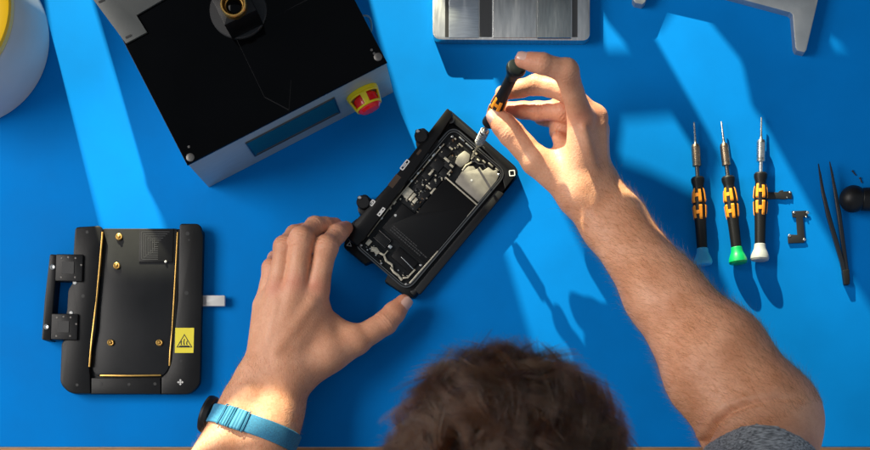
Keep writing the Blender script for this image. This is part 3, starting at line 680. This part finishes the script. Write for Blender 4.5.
LPm = [C(J(286, 372, 50), L_MCP[0] * .9 + J(286, 372, 50) * .1, 18, 13.2, 10), C(J(274, 374, 52), L_MCP[1] * .9 + J(274, 374, 52) * .1, 17, 13.8, 10), C(J(264, 376, 48), L_MCP[2] * .9 + J(264, 376, 48) * .1, 16, 12.8, 10), C(J(259, 378, 42), L_MCP[3] * .92 + J(259, 378, 42) * .08, 14.5, 12, 10),
       C(J(320, 312, 42), J(326, 350, 40), 11, 20, 14), C(J(335, 322, 36), J(350, 336, 36), 7, 12, 10),
       C(J(256, 383, 46), J(244, 412, 50), 22, 22, 14), C(J(288, 380, 46), J(275, 425, 52), 23, 22.5, 14),
       C(J(246, 405, 50), J(205, 500, 75), 22, 36, 14), C(J(276, 415, 52), J(240, 510, 75), 22.5, 36, 14),
       C(J(222, 505, 75), J(190, 620, 120), 42, 50, 18)]
LPm += [C(J(276, 352, 67.5), J(312, 302, 65), .9, 1.4, 9), C(J(264, 362, 63), J(277, 303, 66), 1.2, 1.4, 7), C(J(250, 395, 62), J(247, 402, 62), 9, 8, 8)]
# --- head, neck, upper arms and torso
uh = np.array([0, .74, .67]); fh = np.array([0, .67, -.74]); xh = np.array([1.0, 0, 0])
HC = np.array([69.0, -275.0, 352.0])
AX = np.stack([xh, fh, uh])
def hp(x, f, u): return HC + xh * x + fh * f + uh * u
HEAD = [(Ell(hp(0, -6, 14), (78, 98, 88), AX), 10), C(hp(0, 48, -14), hp(0, 40, -70), 56, 34, 24), C(hp(-30, 20, -50), hp(0, 62, -84), 26, 20, 20), C(hp(30, 20, -50), hp(0, 62, -84), 26, 20, 20),
        C(hp(0, 92, 0), hp(0, 106, -30), 7, 9, 8), C(hp(-9, 96, -33), hp(9, 96, -33), 8, 8, 5), C(hp(-40, 78, 12), hp(40, 78, 12), 11, 11, 10), C(hp(-16, 90, -56), hp(16, 90, -56), 7, 7, 6), C(hp(-14, 87, -64), hp(14, 87, -64), 7, 7, 5),
        C(hp(-36, 72, -30), hp(-46, 50, -34), 15, 15, 12), C(hp(36, 72, -30), hp(46, 50, -34), 15, 15, 12),
        C(hp(-78, -2, 6), hp(-82, -12, -22), 9, 8, 4), C(hp(78, -2, 6), hp(82, -12, -22), 9, 8, 4), C(hp(-82, -10, 10), hp(-86, -18, -8), 7, 6, 4), C(hp(82, -10, 10), hp(86, -18, -8), 7, 6, 4)]
NB = np.array([66., -430., 262.])
NECK = [C(hp(0, -18, -60), NB, 54, 60, 22)]
SR = np.array([255., -395., 318.]); SL = np.array([-125., -395., 318.])
EL = J(766, 426, 160)
TORSO = [C(NB + [0, -10, -40], [66, -520, 60], 105, 115, 40), C([0, -455, 200], [20, -540, -100], 95, 95, 40), C([132, -455, 200], [112, -540, -100], 95, 95, 40), C([66, -540, 40], [66, -560, -160], 120, 130, 40),
         C(SR, SR + [-80, -30, -10], 58, 62, 30), C(SL, SL + [80, -30, -10], 58, 62, 30), C(NB, SR + [-60, -20, 0], 45, 45, 30), C(NB, SL + [60, -20, 0], 45, 45, 30)]
UPR = [C(EL, SR, 46, 56, 20)]
ELl = J(190, 620, 120); UPL = [C(ELl, SL, 48, 56, 20)]
GRP_R = FINGERS[:5]; GRP_L = FINGERS[5:10]
def body(P, c, R):
    out = None
    for palm, fs in ((RP + UPR, GRP_R), (LPm + UPL, GRP_L)):
        dp = group_d(palm, P, c, R)
        best = dp
        for n_, f in enumerate(fs):
            df = group_d(f, P, c, R)
            if df is None: continue
            e = df if dp is None else sm(dp, df, 9.0 if n_ == 4 else 4.0)
            best = e if best is None else np.minimum(best, e)
        if best is not None: out = best if out is None else np.minimum(out, best)
    tr = group_d(HEAD + NECK + TORSO, P, c, R)
    if tr is not None: out = tr if out is None else sm(out, tr, 14)
    return out
def bb(prims, pad=8):
    lo = np.min([np.minimum(p.c - p.R, p.c - p.R) for p, k in prims], 0) - pad; hi = np.max([p.c + p.R for p, k in prims], 0) + pad
    return lo, hi
HV = 1.15
v, q = sdf_mesh(body, [bb([x]) for f in FINGERS for x in f] + [bb([x]) for x in RP + LPm + HEAD + NECK + UPR + UPL + TORSO], HV, 'body')
v = v.astype(float)
def normals(v, q):
    a = v[q[:, 2]] - v[q[:, 0]]; b = v[q[:, 3]] - v[q[:, 1]]; n_ = np.cross(a, b); N = np.zeros_like(v)
    for k in range(4): np.add.at(N, q[:, k], n_)
    return N / np.maximum(np.linalg.norm(N, axis=1), 1e-9)[:, None]
def relax(v, q, it=2, lam=.5):
    e = np.concatenate([q[:, [0, 1]], q[:, [1, 2]], q[:, [2, 3]], q[:, [3, 0]]])
    cnt = np.zeros(len(v)); np.add.at(cnt, e[:, 0], 1); np.add.at(cnt, e[:, 1], 1)
    for _ in range(it):
        s_ = np.zeros_like(v); np.add.at(s_, e[:, 0], v[e[:, 1]]); np.add.at(s_, e[:, 1], v[e[:, 0]]); v = v + lam * (s_ / np.maximum(cnt, 1)[:, None] - v)
    return v
v = relax(v, q, 3, .5); N = normals(v, q)
cen = np.array([-100, -300, 0]); 
if np.mean(np.einsum('ij,ij->i', N, v - HC)[np.linalg.norm(v - HC, axis=1) < 100]) < 0: q = q[:, ::-1]; N = -N
# creases over the finger joints, and fingertip / knuckle redness (a skin tint)
tint = np.zeros(len(v)); disp = np.zeros(len(v))
for (j, a, w, r) in JOINTS:
    rel = v - j; dist = np.linalg.norm(rel, axis=1); m_ = dist < 24
    s_ = rel[m_] @ a; rad = rel[m_] - s_[:, None] * a; up_ = np.clip(N[m_][:, 2] * 1.4 + .1, 0, 1)
    wob = .5 * np.sin(v[m_][:, 0] * .9 + v[m_][:, 1] * .7)
    disp[m_] -= .58 * w * up_ * np.exp(-(s_ / 4.6) ** 2) * (.5 + .5 * np.cos((s_ + wob) * 2 * math.pi / 2.9))
    tint[m_] += .5 * w * np.exp(-(dist[m_] / 12) ** 2)
for m in L_MCP[:3] + R_MCP[:2]:
    dist = np.linalg.norm(v - (m + [0, 0, 10]), axis=1); tint += 1.0 * np.exp(-(dist / 9) ** 2)
for f in FINGERS:
    tp = f[-1][0].b; dist = np.linalg.norm(v - tp, axis=1); tint += .8 * np.exp(-(dist / 14) ** 2)
# elbow fold
kk = D / (D - v[:, 2]); ix = NX + (v[:, 0] + 435 - NX) * kk; iy = NY + ((225 - v[:, 1]) - NY) * kk
for crv, dep, wd in (([(704, 442), (714, 424), (730, 411), (752, 403), (778, 399), (802, 399)], 6.8, 3.3), ([(708, 453), (722, 431), (740, 417), (765, 410), (798, 408)], -1.6, 5.0), ([(698, 436), (708, 416), (728, 402), (752, 394), (790, 390)], -1.3, 5.0)):
    dm = np.full(len(v), 1e9)
    fade = np.zeros(len(v)); nc = len(crv) - 1
    for si, (a_, b_) in enumerate(zip(crv, crv[1:])):
        a_, b_ = np.array(a_, float), np.array(b_, float); ab = b_ - a_; t_ = np.clip(((ix - a_[0]) * ab[0] + (iy - a_[1]) * ab[1]) / (ab @ ab), 0, 1)
        dn = np.hypot(ix - a_[0] - ab[0] * t_, iy - a_[1] - ab[1] * t_); bt_ = dn < dm
        dm = np.where(bt_, dn, dm); fade = np.where(bt_, np.clip(1.05 - (si + t_) / nc, 0, 1) ** .8, fade)
    disp -= fade * dep * np.exp(-(dm / wd) ** 2) * (N[:, 2] > 0) * (v[:, 2] > 90)
ec = J(742, 420, 212); ea = np.array([-.35, .93, 0.2]); ea /= np.linalg.norm(ea)
v = v + N * disp[:, None]
def fast_mesh(name, v, q, org):
    me = bpy.data.meshes.new(name); vv = ((v - np.array(org)) * S).astype('f')
    me.vertices.add(len(vv)); me.vertices.foreach_set('co', vv.ravel())
    me.loops.add(q.size); me.loops.foreach_set('vertex_index', q.astype('i').ravel())
    me.polygons.add(len(q)); me.polygons.foreach_set('loop_start', (np.arange(len(q)) * 4).astype('i'))
    me.polygons.foreach_set('use_smooth', np.ones(len(q), bool)); me.update(calc_edges=True); me.validate()
    return me
PO = np.array([66., -480., 0.])
me = fast_mesh('person', v, q, PO)
at = me.attributes.new('tint', 'FLOAT', 'POINT'); at.data.foreach_set('value', np.clip(tint, 0, 1).astype('f'))
def skin_mat():
    m = bpy.data.materials.new('skin'); m.use_nodes = True; nt = m.node_tree; b = nt.nodes['Principled BSDF']
    L = nt.links.new; tc = nt.nodes.new('ShaderNodeTexCoord')
    n1 = nt.nodes.new('ShaderNodeTexNoise'); n1.inputs['Scale'].default_value = 34; n1.inputs['Detail'].default_value = 6
    r = nt.nodes.new('ShaderNodeValToRGB'); r.color_ramp.elements[0].position = .30; r.color_ramp.elements[1].position = .70
    r.color_ramp.elements[0].color = (.59, .272, .150, 1); r.color_ramp.elements[1].color = (.74, .390, .245, 1)
    L(tc.outputs['Object'], n1.inputs['Vector']); L(n1.outputs['Fac'], r.inputs['Fac'])
    n3 = nt.nodes.new('ShaderNodeTexNoise'); n3.inputs['Scale'].default_value = 420; n3.inputs['Detail'].default_value = 3
    L(tc.outputs['Object'], n3.inputs['Vector'])
    mx0 = nt.nodes.new('ShaderNodeMix'); mx0.data_type = 'RGBA'; mx0.blend_type = 'MULTIPLY'
    r3 = nt.nodes.new('ShaderNodeValToRGB'); r3.color_ramp.elements[0].position = .35; r3.color_ramp.elements[0].color = (.92, .88, .85, 1); r3.color_ramp.elements[1].position = .6; r3.color_ramp.elements[1].color = (1, 1, 1, 1)
    L(n3.outputs['Fac'], r3.inputs['Fac']); mx0.inputs['Factor'].default_value = .8
    L(r.outputs['Color'], mx0.inputs['A']); L(r3.outputs['Color'], mx0.inputs['B'])
    a = nt.nodes.new('ShaderNodeAttribute'); a.attribute_name = 'tint'
    mx = nt.nodes.new('ShaderNodeMix'); mx.data_type = 'RGBA'; mx.inputs['B'].default_value = (.60, .20, .13, 1)
    ml = nt.nodes.new('ShaderNodeMath'); ml.operation = 'MULTIPLY'; ml.inputs[1].default_value = .62
    L(a.outputs['Fac'], ml.inputs[0]); L(ml.outputs[0], mx.inputs['Factor']); L(mx0.outputs['Result'], mx.inputs['A']); L(mx.outputs['Result'], b.inputs['Base Color'])
    b.inputs['Roughness'].default_value = .50; b.inputs['Specular IOR Level'].default_value = .38
    b.inputs['Subsurface Weight'].default_value = .22; b.inputs['Subsurface Radius'].default_value = (1, .35, .2); b.inputs['Subsurface Scale'].default_value = .004
    vo = nt.nodes.new('ShaderNodeTexVoronoi'); vo.inputs['Scale'].default_value = 780; L(tc.outputs['Object'], vo.inputs['Vector'])
    n4 = nt.nodes.new('ShaderNodeTexNoise'); n4.inputs['Scale'].default_value = 260; n4.inputs['Detail'].default_value = 6; L(tc.outputs['Object'], n4.inputs['Vector'])
    ad = nt.nodes.new('ShaderNodeMath'); ad.operation = 'ADD'; L(vo.outputs['Distance'], ad.inputs[0]); L(n4.outputs['Fac'], ad.inputs[1])
    bp = nt.nodes.new('ShaderNodeBump'); bp.inputs['Strength'].default_value = .34; bp.inputs['Distance'].default_value = .0005
    L(ad.outputs[0], bp.inputs['Height']); L(bp.outputs[0], b.inputs['Normal'])
    return m
M_SKIN = skin_mat(); me.materials.append(M_SKIN); me.materials.append(mat('scalp_roots', (.035, .022, .015), .7))
rel0 = (v - HC) @ AX.T
scm = (np.linalg.norm(v - HC, axis=1) < 118) & (((rel0[:, 2] > 26 + .42 * rel0[:, 1]) & (rel0[:, 1] < 80)) | (rel0[:, 1] < -12) & (rel0[:, 2] > -46)) & ((rel0[:, 0] > -58) | (rel0[:, 1] < 0))
me.polygons.foreach_set('material_index', scm[q[:, 0]].astype('i'))
person = bpy.data.objects.new('person', me); COL.objects.link(person); person.location = Vector(PO) * S
ORG[person.name] = Vector(PO)
tag(person, 'person with brown hair and a grey shirt bent over the desk, repairing the phone', 'person')

# fingernails
def nail(tip, back, up, w, L, r, name='fingernail'):
    tip = Vector(tip); d = (Vector(tip) - Vector(back)).normalized(); up = Vector(up); up = (up - d * up.dot(d)).normalized(); sd = d.cross(up)
    bm = B(); n1, n2 = 12, 10; g = []
    for i in range(n1 + 1):
        row = []; s_ = i / n1                        # base to free edge
        for j in range(n2 + 1):
            t_ = -1 + 2 * j / n2; ww = w * (1 - .25 * max(0, abs(s_ - .5) * 2 - .6) / .4 * .8)
            th = t_ * ww / r; x = r * math.sin(th); zz = r * math.cos(th)
            yy = -L * .62 + L * s_ + .9 * (1 - t_ * t_) * (1 if s_ > .5 else -1) * abs(s_ - .5) * 2
            lift = .25 - 1.5 * max(0, s_ - .55) ** 2 * 3 - .5 * (abs(t_) > .99) - .5 * (i == 0)
            row.append(bm.verts.new(tip + d * yy + sd * x + up * (zz + lift)))
        g.append(row)
    fs = [bm.faces.new((g[i][j], g[i][j + 1], g[i + 1][j + 1], g[i + 1][j])) for i in range(n1) for j in range(n2)]
    bmesh.ops.recalc_face_normals(bm, faces=fs)
    return obj(name, bm, mat('nail', (.66, .40, .32), .26, spec=.5, coat=.2), person, 60)
nail(tL[3], tL[2], (.35, -.55, .95), 6.6, 13, 8.9)
nail(tR[3], tR[2], (-.30, -.30, .95), 6.8, 14, 9.7)
f = GRP_R[0][-1][0]; nail(f.b, f.a, (0, .5, 1), 5.4, 10.5, 7.7)

# eyes
for sx in (-1, 1):
    c_ = hp(sx * 31, 74, -4); bm = B(); bmesh.ops.create_uvsphere(bm, u_segments=24, v_segments=16, radius=12.5, matrix=Matrix.Translation(Vector(c_)))
    obj('eye', bm, mat('eye_white', (.8, .78, .75), .15), person)

# ------------------------------------------------------------------ t-shirt
def shirt(P, c, R):
    d = group_d(TORSO, P, c, R); u = []
    for up_, E_, S_ in ((UPR, EL, SR), (UPL, ELl, SL)):
        e = group_d(up_, P, c, R)
        if e is None: continue
        ax__ = (S_ - E_) / np.linalg.norm(S_ - E_); cut = CUT[0 if up_ is UPR else 1]
        s_ = (P - E_) @ ax__
        e = e - 2.5 * np.clip(1 - (s_ - cut) / 60, 0, 1)
        e = np.maximum(e, cut - s_)
        d = e if d is None else sm(d, e, 16)
    if d is None: return None
    neck = np.linalg.norm(P - (NB + np.array([0, 12, 22])), axis=1) - 62
    d = d - 5 - 1.2 * np.sin(P[:, 0] * .05 + P[:, 2] * .08) * np.cos(P[:, 1] * .06)
    inner = d + 3.0
    # open the sleeves: inside of the shell removed
    return np.maximum(np.maximum(d, -neck), -inner)
CUT = (58.0, 90.0)
vs, qs = sdf_mesh(shirt, [bb([x], 12) for x in TORSO + UPR + UPL], 2.6, 'shirt')
vs = relax(vs.astype(float), qs, 2, .5); Ns = normals(vs, qs)
if np.mean(np.einsum('ij,ij->i', Ns, vs - np.array([66., -520, 50]))) < 0: qs = qs[:, ::-1]
sme = fast_mesh('t_shirt', vs, qs, PO)
def shirt_mat():
    m = bpy.data.materials.new('heather_grey_knit'); m.use_nodes = True; nt = m.node_tree; b = nt.nodes['Principled BSDF']; L = nt.links.new
    tc = nt.nodes.new('ShaderNodeTexCoord'); mp = nt.nodes.new('ShaderNodeMapping'); mp.inputs['Scale'].default_value = (160, 900, 900); mp.inputs['Rotation'].default_value = (0, 0, .5); L(tc.outputs['Object'], mp.inputs['Vector'])
    n = nt.nodes.new('ShaderNodeTexNoise'); n.inputs['Scale'].default_value = 1; n.inputs['Detail'].default_value = 5; L(mp.outputs[0], n.inputs['Vector'])
    r = nt.nodes.new('ShaderNodeValToRGB'); e = r.color_ramp.elements; e[0].position = .36; e[0].color = (.035, .04, .048, 1); e[1].position = .66; e[1].color = (.42, .44, .46, 1)
    L(n.outputs['Fac'], r.inputs['Fac']); L(r.outputs[0], b.inputs['Base Color']); b.inputs['Roughness'].default_value = .9; b.inputs['Sheen Weight'].default_value = .2
    bp = nt.nodes.new('ShaderNodeBump'); bp.inputs['Strength'].default_value = .7; bp.inputs['Distance'].default_value = .0006; L(n.outputs['Fac'], bp.inputs['Height']); L(bp.outputs[0], b.inputs['Normal'])
    return m
sme.materials.append(shirt_mat()); so = bpy.data.objects.new('t_shirt', sme); COL.objects.link(so); so.parent = person

# ------------------------------------------------------------------ hair as curves
def hair_mat(name, mel, red, rough=.35):
    m = bpy.data.materials.new(name); m.use_nodes = True; nt = m.node_tree
    nt.nodes.remove(nt.nodes['Principled BSDF']); h = nt.nodes.new('ShaderNodeBsdfHairPrincipled'); h.parametrization = 'MELANIN'
    h.inputs['Melanin'].default_value = mel; h.inputs['Melanin Redness'].default_value = red; h.inputs['Roughness'].default_value = rough
    h.inputs['Random Color'].default_value = .35; h.inputs['Radial Roughness'].default_value = .45
    nt.links.new(h.outputs[0], nt.nodes['Material Output'].inputs['Surface']); return m
def hair_obj(name, pts, rad, m):
    n_, k, _ = pts.shape; hc = bpy.data.hair_curves.new(name); hc.add_curves([k] * n_)
    hc.attributes['position'].data.foreach_set('vector', ((pts.reshape(-1, 3) - PO) * S).astype('f').ravel())
    ra = hc.attributes.new('radius', 'FLOAT', 'POINT') if 'radius' not in hc.attributes else hc.attributes['radius']
    ra.data.foreach_set('value', (rad * S).astype('f').ravel())
    hc.materials.append(m); o = bpy.data.objects.new(name, hc); COL.objects.link(o); o.parent = person; return o
N = normals(v, q)
def unit(a): return a / np.maximum(np.linalg.norm(a, axis=-1, keepdims=True), 1e-9)
rel = (v - HC) @ AX.T     # x, f, u
scalp = (np.linalg.norm(v - HC, axis=1) < 125) & (((rel[:, 2] > 22 + .42 * rel[:, 1]) & (rel[:, 1] < 84)) | (rel[:, 1] < -8) & (rel[:, 2] > -52)) & ((rel[:, 0] > -60) | (rel[:, 1] < 4))
ids = np.where(scalp)[0]
NH = 60000
pick = RS.choice(ids, NH); root = v[pick] + RS.normal(0, .4, (NH, 3)); nn = N[pick]
NG = 1100; gi = RS.choice(ids, NG); gp = v[gi]
near = np.zeros(NH, int)
for s_ in range(0, NH, 4000): near[s_:s_ + 4000] = np.argmin(((root[s_:s_ + 4000, None, :] - gp[None]) ** 2).sum(2), 1)
gx = (gp - HC) @ AX.T
swirl = np.stack([gx[:, 0] * .012 + .3 * np.sin(gx[:, 1] * .06), np.full(NG, .62), -.25 + gx[:, 1] * .002], 1) @ AX
gflow = unit(swirl + RS.normal(0, .75, (NG, 3))); gphase = RS.uniform(0, 6.28, NG); glen = RS.uniform(.6, 1.35, NG); gcurl = RS.normal(0, 1, (NG, 3))
fl = gflow[near] + RS.normal(0, .12, (NH, 3)); fl = fl - nn * (fl * nn).sum(1, keepdims=True); fl = unit(fl)
LEN = 41 * glen[near] * RS.uniform(.75, 1.1, NH)
LEN *= np.where(((root - HC) @ AX.T)[:, 2] < 0, .45, 1.0)
K = 9; pts = np.zeros((NH, K, 3)); rad = np.zeros((NH, K)); curl = unit(np.cross(nn, fl)); side = gcurl[near][:, :1] * 1.5 
cg = gp[near]
for k in range(K):
    s_ = k / (K - 1); lift = (.62 * s_ - .30 * s_ * s_)
    base = root + (cg - root) * (.42 * s_ ** .8) * 1.5
    wv = np.sin(gphase[near] + s_ * 5.2) - np.sin(gphase[near])
    pts[:, k] = base + nn * (LEN * lift)[:, None] + fl * (LEN * (.25 * s_ + .62 * s_ * s_))[:, None] + curl * (side[:, 0] * 5 * s_ * s_ + wv * 2.6 * s_)[:, None] + RS.normal(0, .28, (NH, 3)) * s_
    rad[:, k] = .13 * (1 - .75 * s_)
ho = hair_obj('hair', pts, rad, hair_mat('brown_hair', .70, .58, .24))
# a few flyaways
NF = 160; pf = RS.choice(ids, NF); r0 = v[pf]; n0 = N[pf]; d0 = unit(n0 + RS.normal(0, .5, (NF, 3))); c0 = RS.normal(0, 1, (NF, 3)); pt = np.zeros((NF, 7, 3))
for k in range(7):
    s_ = k / 6; pt[:, k] = r0 + d0 * (15 * s_) + c0 * (5 * s_ * s_)
hair_obj('stray_hair', pt, np.full((NF, 7), .045), bpy.data.materials['brown_hair'])
# forearm hair
def arm_hair(a, b, r, n_, L_):
    a, b = np.array(a), np.array(b); ax_ = unit(b - a); s_ = (v - a) @ ax_; dd = np.linalg.norm(v - a - s_[:, None] * ax_, axis=1)
    m_ = np.where((s_ > 0) & (s_ < np.linalg.norm(b - a)) & (dd < r) & (N[:, 2] > -.3))[0]
    w_ = np.clip(s_[m_] / 40, .03, 1); p_ = RS.choice(m_, n_, p=w_ / w_.sum()); r0 = v[p_]; n0 = N[p_]
    fl_ = unit(-ax_ + .55 * np.cross(ax_, n0) + RS.normal(0, .35, (n_, 3))); ln = RS.uniform(.5, 1.2, n_) * L_; P_ = np.zeros((n_, 5, 3))
    cc = RS.normal(0, .25, (n_, 3))
    for k in range(5):
        t_ = k / 4; P_[:, k] = r0 + n0 * (ln * (.30 * t_ - .16 * t_ * t_))[:, None] + (fl_ * t_ + cc * t_ * t_) * ln[:, None]
    return P_
pa = np.concatenate([arm_hair(J(578, 180, 80), J(780, 440, 160), 75, 9500, 10), arm_hair(J(272, 352, 50), J(200, 520, 80), 60, 2600, 6.5)])
hair_obj('arm_hair', pa, np.tile(np.linspace(.046, .014, 5), (len(pa), 1)), hair_mat('arm_hair_brown', .42, .8, .4))

# ------------------------------------------------------------------ wrist watch
ca = J(266, 424, 52); axw = unit(J(231, 505, 66) - J(272, 400, 50)); axw = Vector(axw)
sd_ = Vector((0, 0, 1)).cross(axw).normalized(); up_ = axw.cross(sd_).normalized()
cW = Vector(W(257, 431.5, 50)); tt = thing('wrist_watch', cW, 'black watch on a light blue elastic strap around the left wrist', 'watch')
def ray_r(c, d):
    s_ = np.arange(8, 70, .35); P = np.array(c)[None] + np.array(d)[None] * s_[:, None]; dd = body(P, np.array(c), 80.0)
    ins = np.where(dd > 0)[0]; return s_[ins[0]] if len(ins) else 40
NT = 96; HWd = 9.4; rings = []
for k in range(NT):
    th = 2 * math.pi * k / NT; d = sd_ * math.cos(th) + up_ * math.sin(th)
    row = []
    for (o, l) in ((-HWd, .3), (-HWd, 2.0), (-HWd + .8, 2.5), (0, 2.6), (HWd - .8, 2.5), (HWd, 2.0), (HWd, .3), (0, .2)):
        c_ = cW + axw * o; row.append((c_, d, o, l))
    rings.append(row)
RR = {o: np.array([ray_r(cW + axw * o, sd_ * math.cos(2 * math.pi * k / NT) + up_ * math.sin(2 * math.pi * k / NT)) for k in range(NT)]) for o in (-HWd, 0, HWd)}
for o in RR: RR[o] = np.convolve(np.concatenate([RR[o][-4:], RR[o], RR[o][:4]]), np.ones(9) / 9, 'valid') + .4
bm = B(); rv_ = []
for k, row in enumerate(rings):
    vv = []
    for (c_, d, o, l) in row:
        rr = np.interp(o, [-HWd, 0, HWd], [RR[-HWd][k], RR[0][k], RR[HWd][k]]); vv.append(bm.verts.new(c_ + d * (rr + l)))
    rv_.append(vv)
for k in range(NT):
    for j in range(8): bm.faces.new((rv_[k][j], rv_[(k + 1) % NT][j], rv_[(k + 1) % NT][(j + 1) % 8], rv_[k][(j + 1) % 8]))
bmesh.ops.recalc_face_normals(bm, faces=bm.faces[:]); obj('strap', bm, M_STRAP, tt)
def on_wrist(th, o, l):
    d = sd_ * math.cos(th) + up_ * math.sin(th); k = int(round(th / (2 * math.pi) * NT)) % NT
    rr = np.interp(o, [-HWd, 0, HWd], [RR[-HWd][k], RR[0][k], RR[HWd][k]]); return cW + axw * o + d * (rr + l), d
# which side is the image-left one
sgn = 0 if (sd_.x < 0) else math.pi
def th_of(a): return (sgn + (a if sgn == 0 else -a)) % (2 * math.pi)
# slider buckle: two loops wrapped over the strap
for (a0, a1) in ((math.radians(60), math.radians(76)), (math.radians(47), math.radians(57))):
    bm = B(); n1 = 8; rr_ = []
    for i in range(n1 + 1):
        a = th_of(a0 + (a1 - a0) * i / n1); row = []
        for (o, l) in ((-HWd - 1.0, .5), (-HWd - 1.0, 2.9), (-HWd + .4, 3.6), (HWd - .4, 3.6), (HWd + 1.0, 2.9), (HWd + 1.0, .5)): row.append(bm.verts.new(on_wrist(a, o, l + (.5 if 0 < i < n1 else -.6))[0]))
        rr_.append(row)
    fs = []
    for i in range(n1):
        for j in range(5): fs.append(bm.faces.new((rr_[i][j], rr_[i][j + 1], rr_[i + 1][j + 1], rr_[i + 1][j])))
    bmesh.ops.recalc_face_normals(bm, faces=fs)
    o_ = obj('strap_loop', bm, mat('strap_loop', (.04, .23, .38), .7, bump=.4, bscale=1200), tt)
    md = o_.modifiers.new('s', 'SOLIDIFY'); md.thickness = .0012
bm = B()
for a in (45, 58.5, 78):
    pth = []
    for (o, l) in ((-HWd - 1.2, 1.6), (-HWd - .8, 3.2), (-HWd + 1, 4.2), (HWd - 1, 4.2), (HWd + .8, 3.2), (HWd + 1.2, 1.6)): pth.append(on_wrist(th_of(math.radians(a)), o, l)[0])
    tube(bm, pth, .6, 8)
obj('buckle', bm, mat('buckle_blue', (.045, .26, .42), .5), tt)
p0, d0_ = on_wrist(th_of(math.radians(-4)), 0, 2.2)
bm = B(); lathe(bm, [(0, 17), (1, 18.5), (5.5, 19), (8, 18), (9, 15.5), (9.2, 14)], p0, d0_, 40); cs_ = obj('watch_case', bm, M_RUB, tt)
bm = B(); lathe(bm, [(9.1, 13.8), (9.6, 13)], p0, d0_, 40); obj('watch_glass', bm, M_GLASSB, cs_)

#@@LIGHT
# ------------------------------------------------------------------ light
LAMP = Vector((-869 - 435, 225 + 3367, 1395.0))      # mm
YG = 560.0
def to_gobo(px, py, z=0.0):
    p = W(px, py, z) if z else Vector((px - 435, 225 - py, 0)); k = (YG - LAMP.y) / (p.y - LAMP.y); r = LAMP + (p - LAMP) * k
    return (r.x, r.z)
OPEN = [
    [(38, -60), (80, -60), (93, 0), (128, 112), (163, 222), (172, 250), (185, 300), (112, 300), (100, 225), (75, 130), (52, 45)],
    [(355, -60), (430, -60), (460, 50), (487, 60), (500, 86), (569, 221), (592, 268), (640, 330), (720, 400), (735, 470), (700, 530), (620, 520), (560, 445), (531, 339), (505, 252), (470, 205), (412, 150), (398, 100), (380, 40)],
    [(599, 4), (607, 20), (632, 51), (605, 51)],
    [(649, 29), (661, 27), (678, 4), (700, 8), (742, 60), (752, 107), (762, 117), (805, 195), (850, 275), (960, 440), (1300, 1000), (1160, 1080), (1000, 800), (880, 640), (815, 590), (768, 545), (742, 480), (745, 425), (732, 300), (716, 262), (712, 200), (722, 160), (705, 127)],
    [(624, 118), (673, 115), (702, 161), (712, 188), (700, 196), (650, 172), (618, 160)],
    [(831, 36), (853, 51), (832, 50)],
]
HOLE = [[to_gobo(*p) for p in o] for o in OPEN]
HOLE.append([to_gobo(*p, 74) for p in ((228, 409), (262, 383), (284, 386), (299, 402), (292, 440), (262, 470), (180, 520), (190, 455))])
zs = [z for h in HOLE for _, z in h]; print('flag heights', min(zs), max(zs))
cu = bpy.data.curves.new('g', 'CURVE'); cu.dimensions = '2D'; cu.fill_mode = 'BOTH'; cu.extrude = .0015
def spl(pts):
    s_ = cu.splines.new('POLY'); s_.points.add(len(pts) - 1); s_.use_cyclic_u = True
    for k, (x, y) in enumerate(pts): s_.points[k].co = (x * S, y * S, 0, 1)
spl([(-1250, 2), (1450, 2), (1450, 1150), (-1250, 1150)])
for h in HOLE: spl(h)
co = bpy.data.objects.new('g', cu); COL.objects.link(co); bpy.context.view_layer.update()
gm = bpy.data.meshes.new_from_object(co.evaluated_get(bpy.context.evaluated_depsgraph_get())); bpy.data.objects.remove(co)
gm.name = 'gobo_panel'; gm.materials.clear(); gm.materials.append(M_FLAG)
go = bpy.data.objects.new('gobo_panel', gm); COL.objects.link(go); go.rotation_euler = (math.radians(90), 0, 0); go.location = (0, YG * S, 0)  # unseen panel added between lamp and table to shape the light patches
tag(go, kind='structure')

def look(o, tgt): o.rotation_euler = (Vector(tgt) - o.location).to_track_quat('-Z', 'Y').to_euler()
ld = bpy.data.lights.new('key_lamp', 'SPOT'); ld.energy = 3000; ld.color = (1.0, .96, .68); ld.shadow_soft_size = .026; ld.spot_size = math.radians(27); ld.spot_blend = 1.0
lo = bpy.data.objects.new('key_lamp', ld); COL.objects.link(lo); lo.location = LAMP * S; look(lo, (-.02, .02, 0))
ad = bpy.data.lights.new('fill_lamp', 'AREA'); ad.shape = 'RECTANGLE'; ad.size = 1.5; ad.size_y = 1.1; ad.energy = 58; ad.color = (1.0, .94, .88)
ao = bpy.data.objects.new('fill_lamp', ad); COL.objects.link(ao); ao.location = (-1.75, .35, 1.6); look(ao, (0.1, 0, 0))
SC.world = bpy.data.worlds.new('World'); SC.world.use_nodes = True; bg = SC.world.node_tree.nodes['Background']; bg.inputs[0].default_value = (.74, .86, 1, 1); bg.inputs[1].default_value = .42
SC.view_settings.view_transform = 'Standard'; SC.view_settings.look = 'None'; SC.view_settings.exposure = 0

cam = bpy.data.cameras.new('camera'); cam.sensor_width = 36; cam.lens = 36 * D / 870; cam.shift_x = -(NX - 435) / 870; cam.shift_y = (NY - 225) / 870
cam.clip_start = .05; cam.clip_end = 30; cam.dof.use_dof = True; cam.dof.focus_distance = 1.475; cam.dof.aperture_fstop = 9.5
co = bpy.data.objects.new('camera', cam); COL.objects.link(co); co.location = ((NX - 435) * S, (225 - NY) * S, D * S); SC.camera = co
SC.cycles.use_denoising = True; SC.cycles.max_bounces = 6
print('built', round(time.time() - T0, 1))
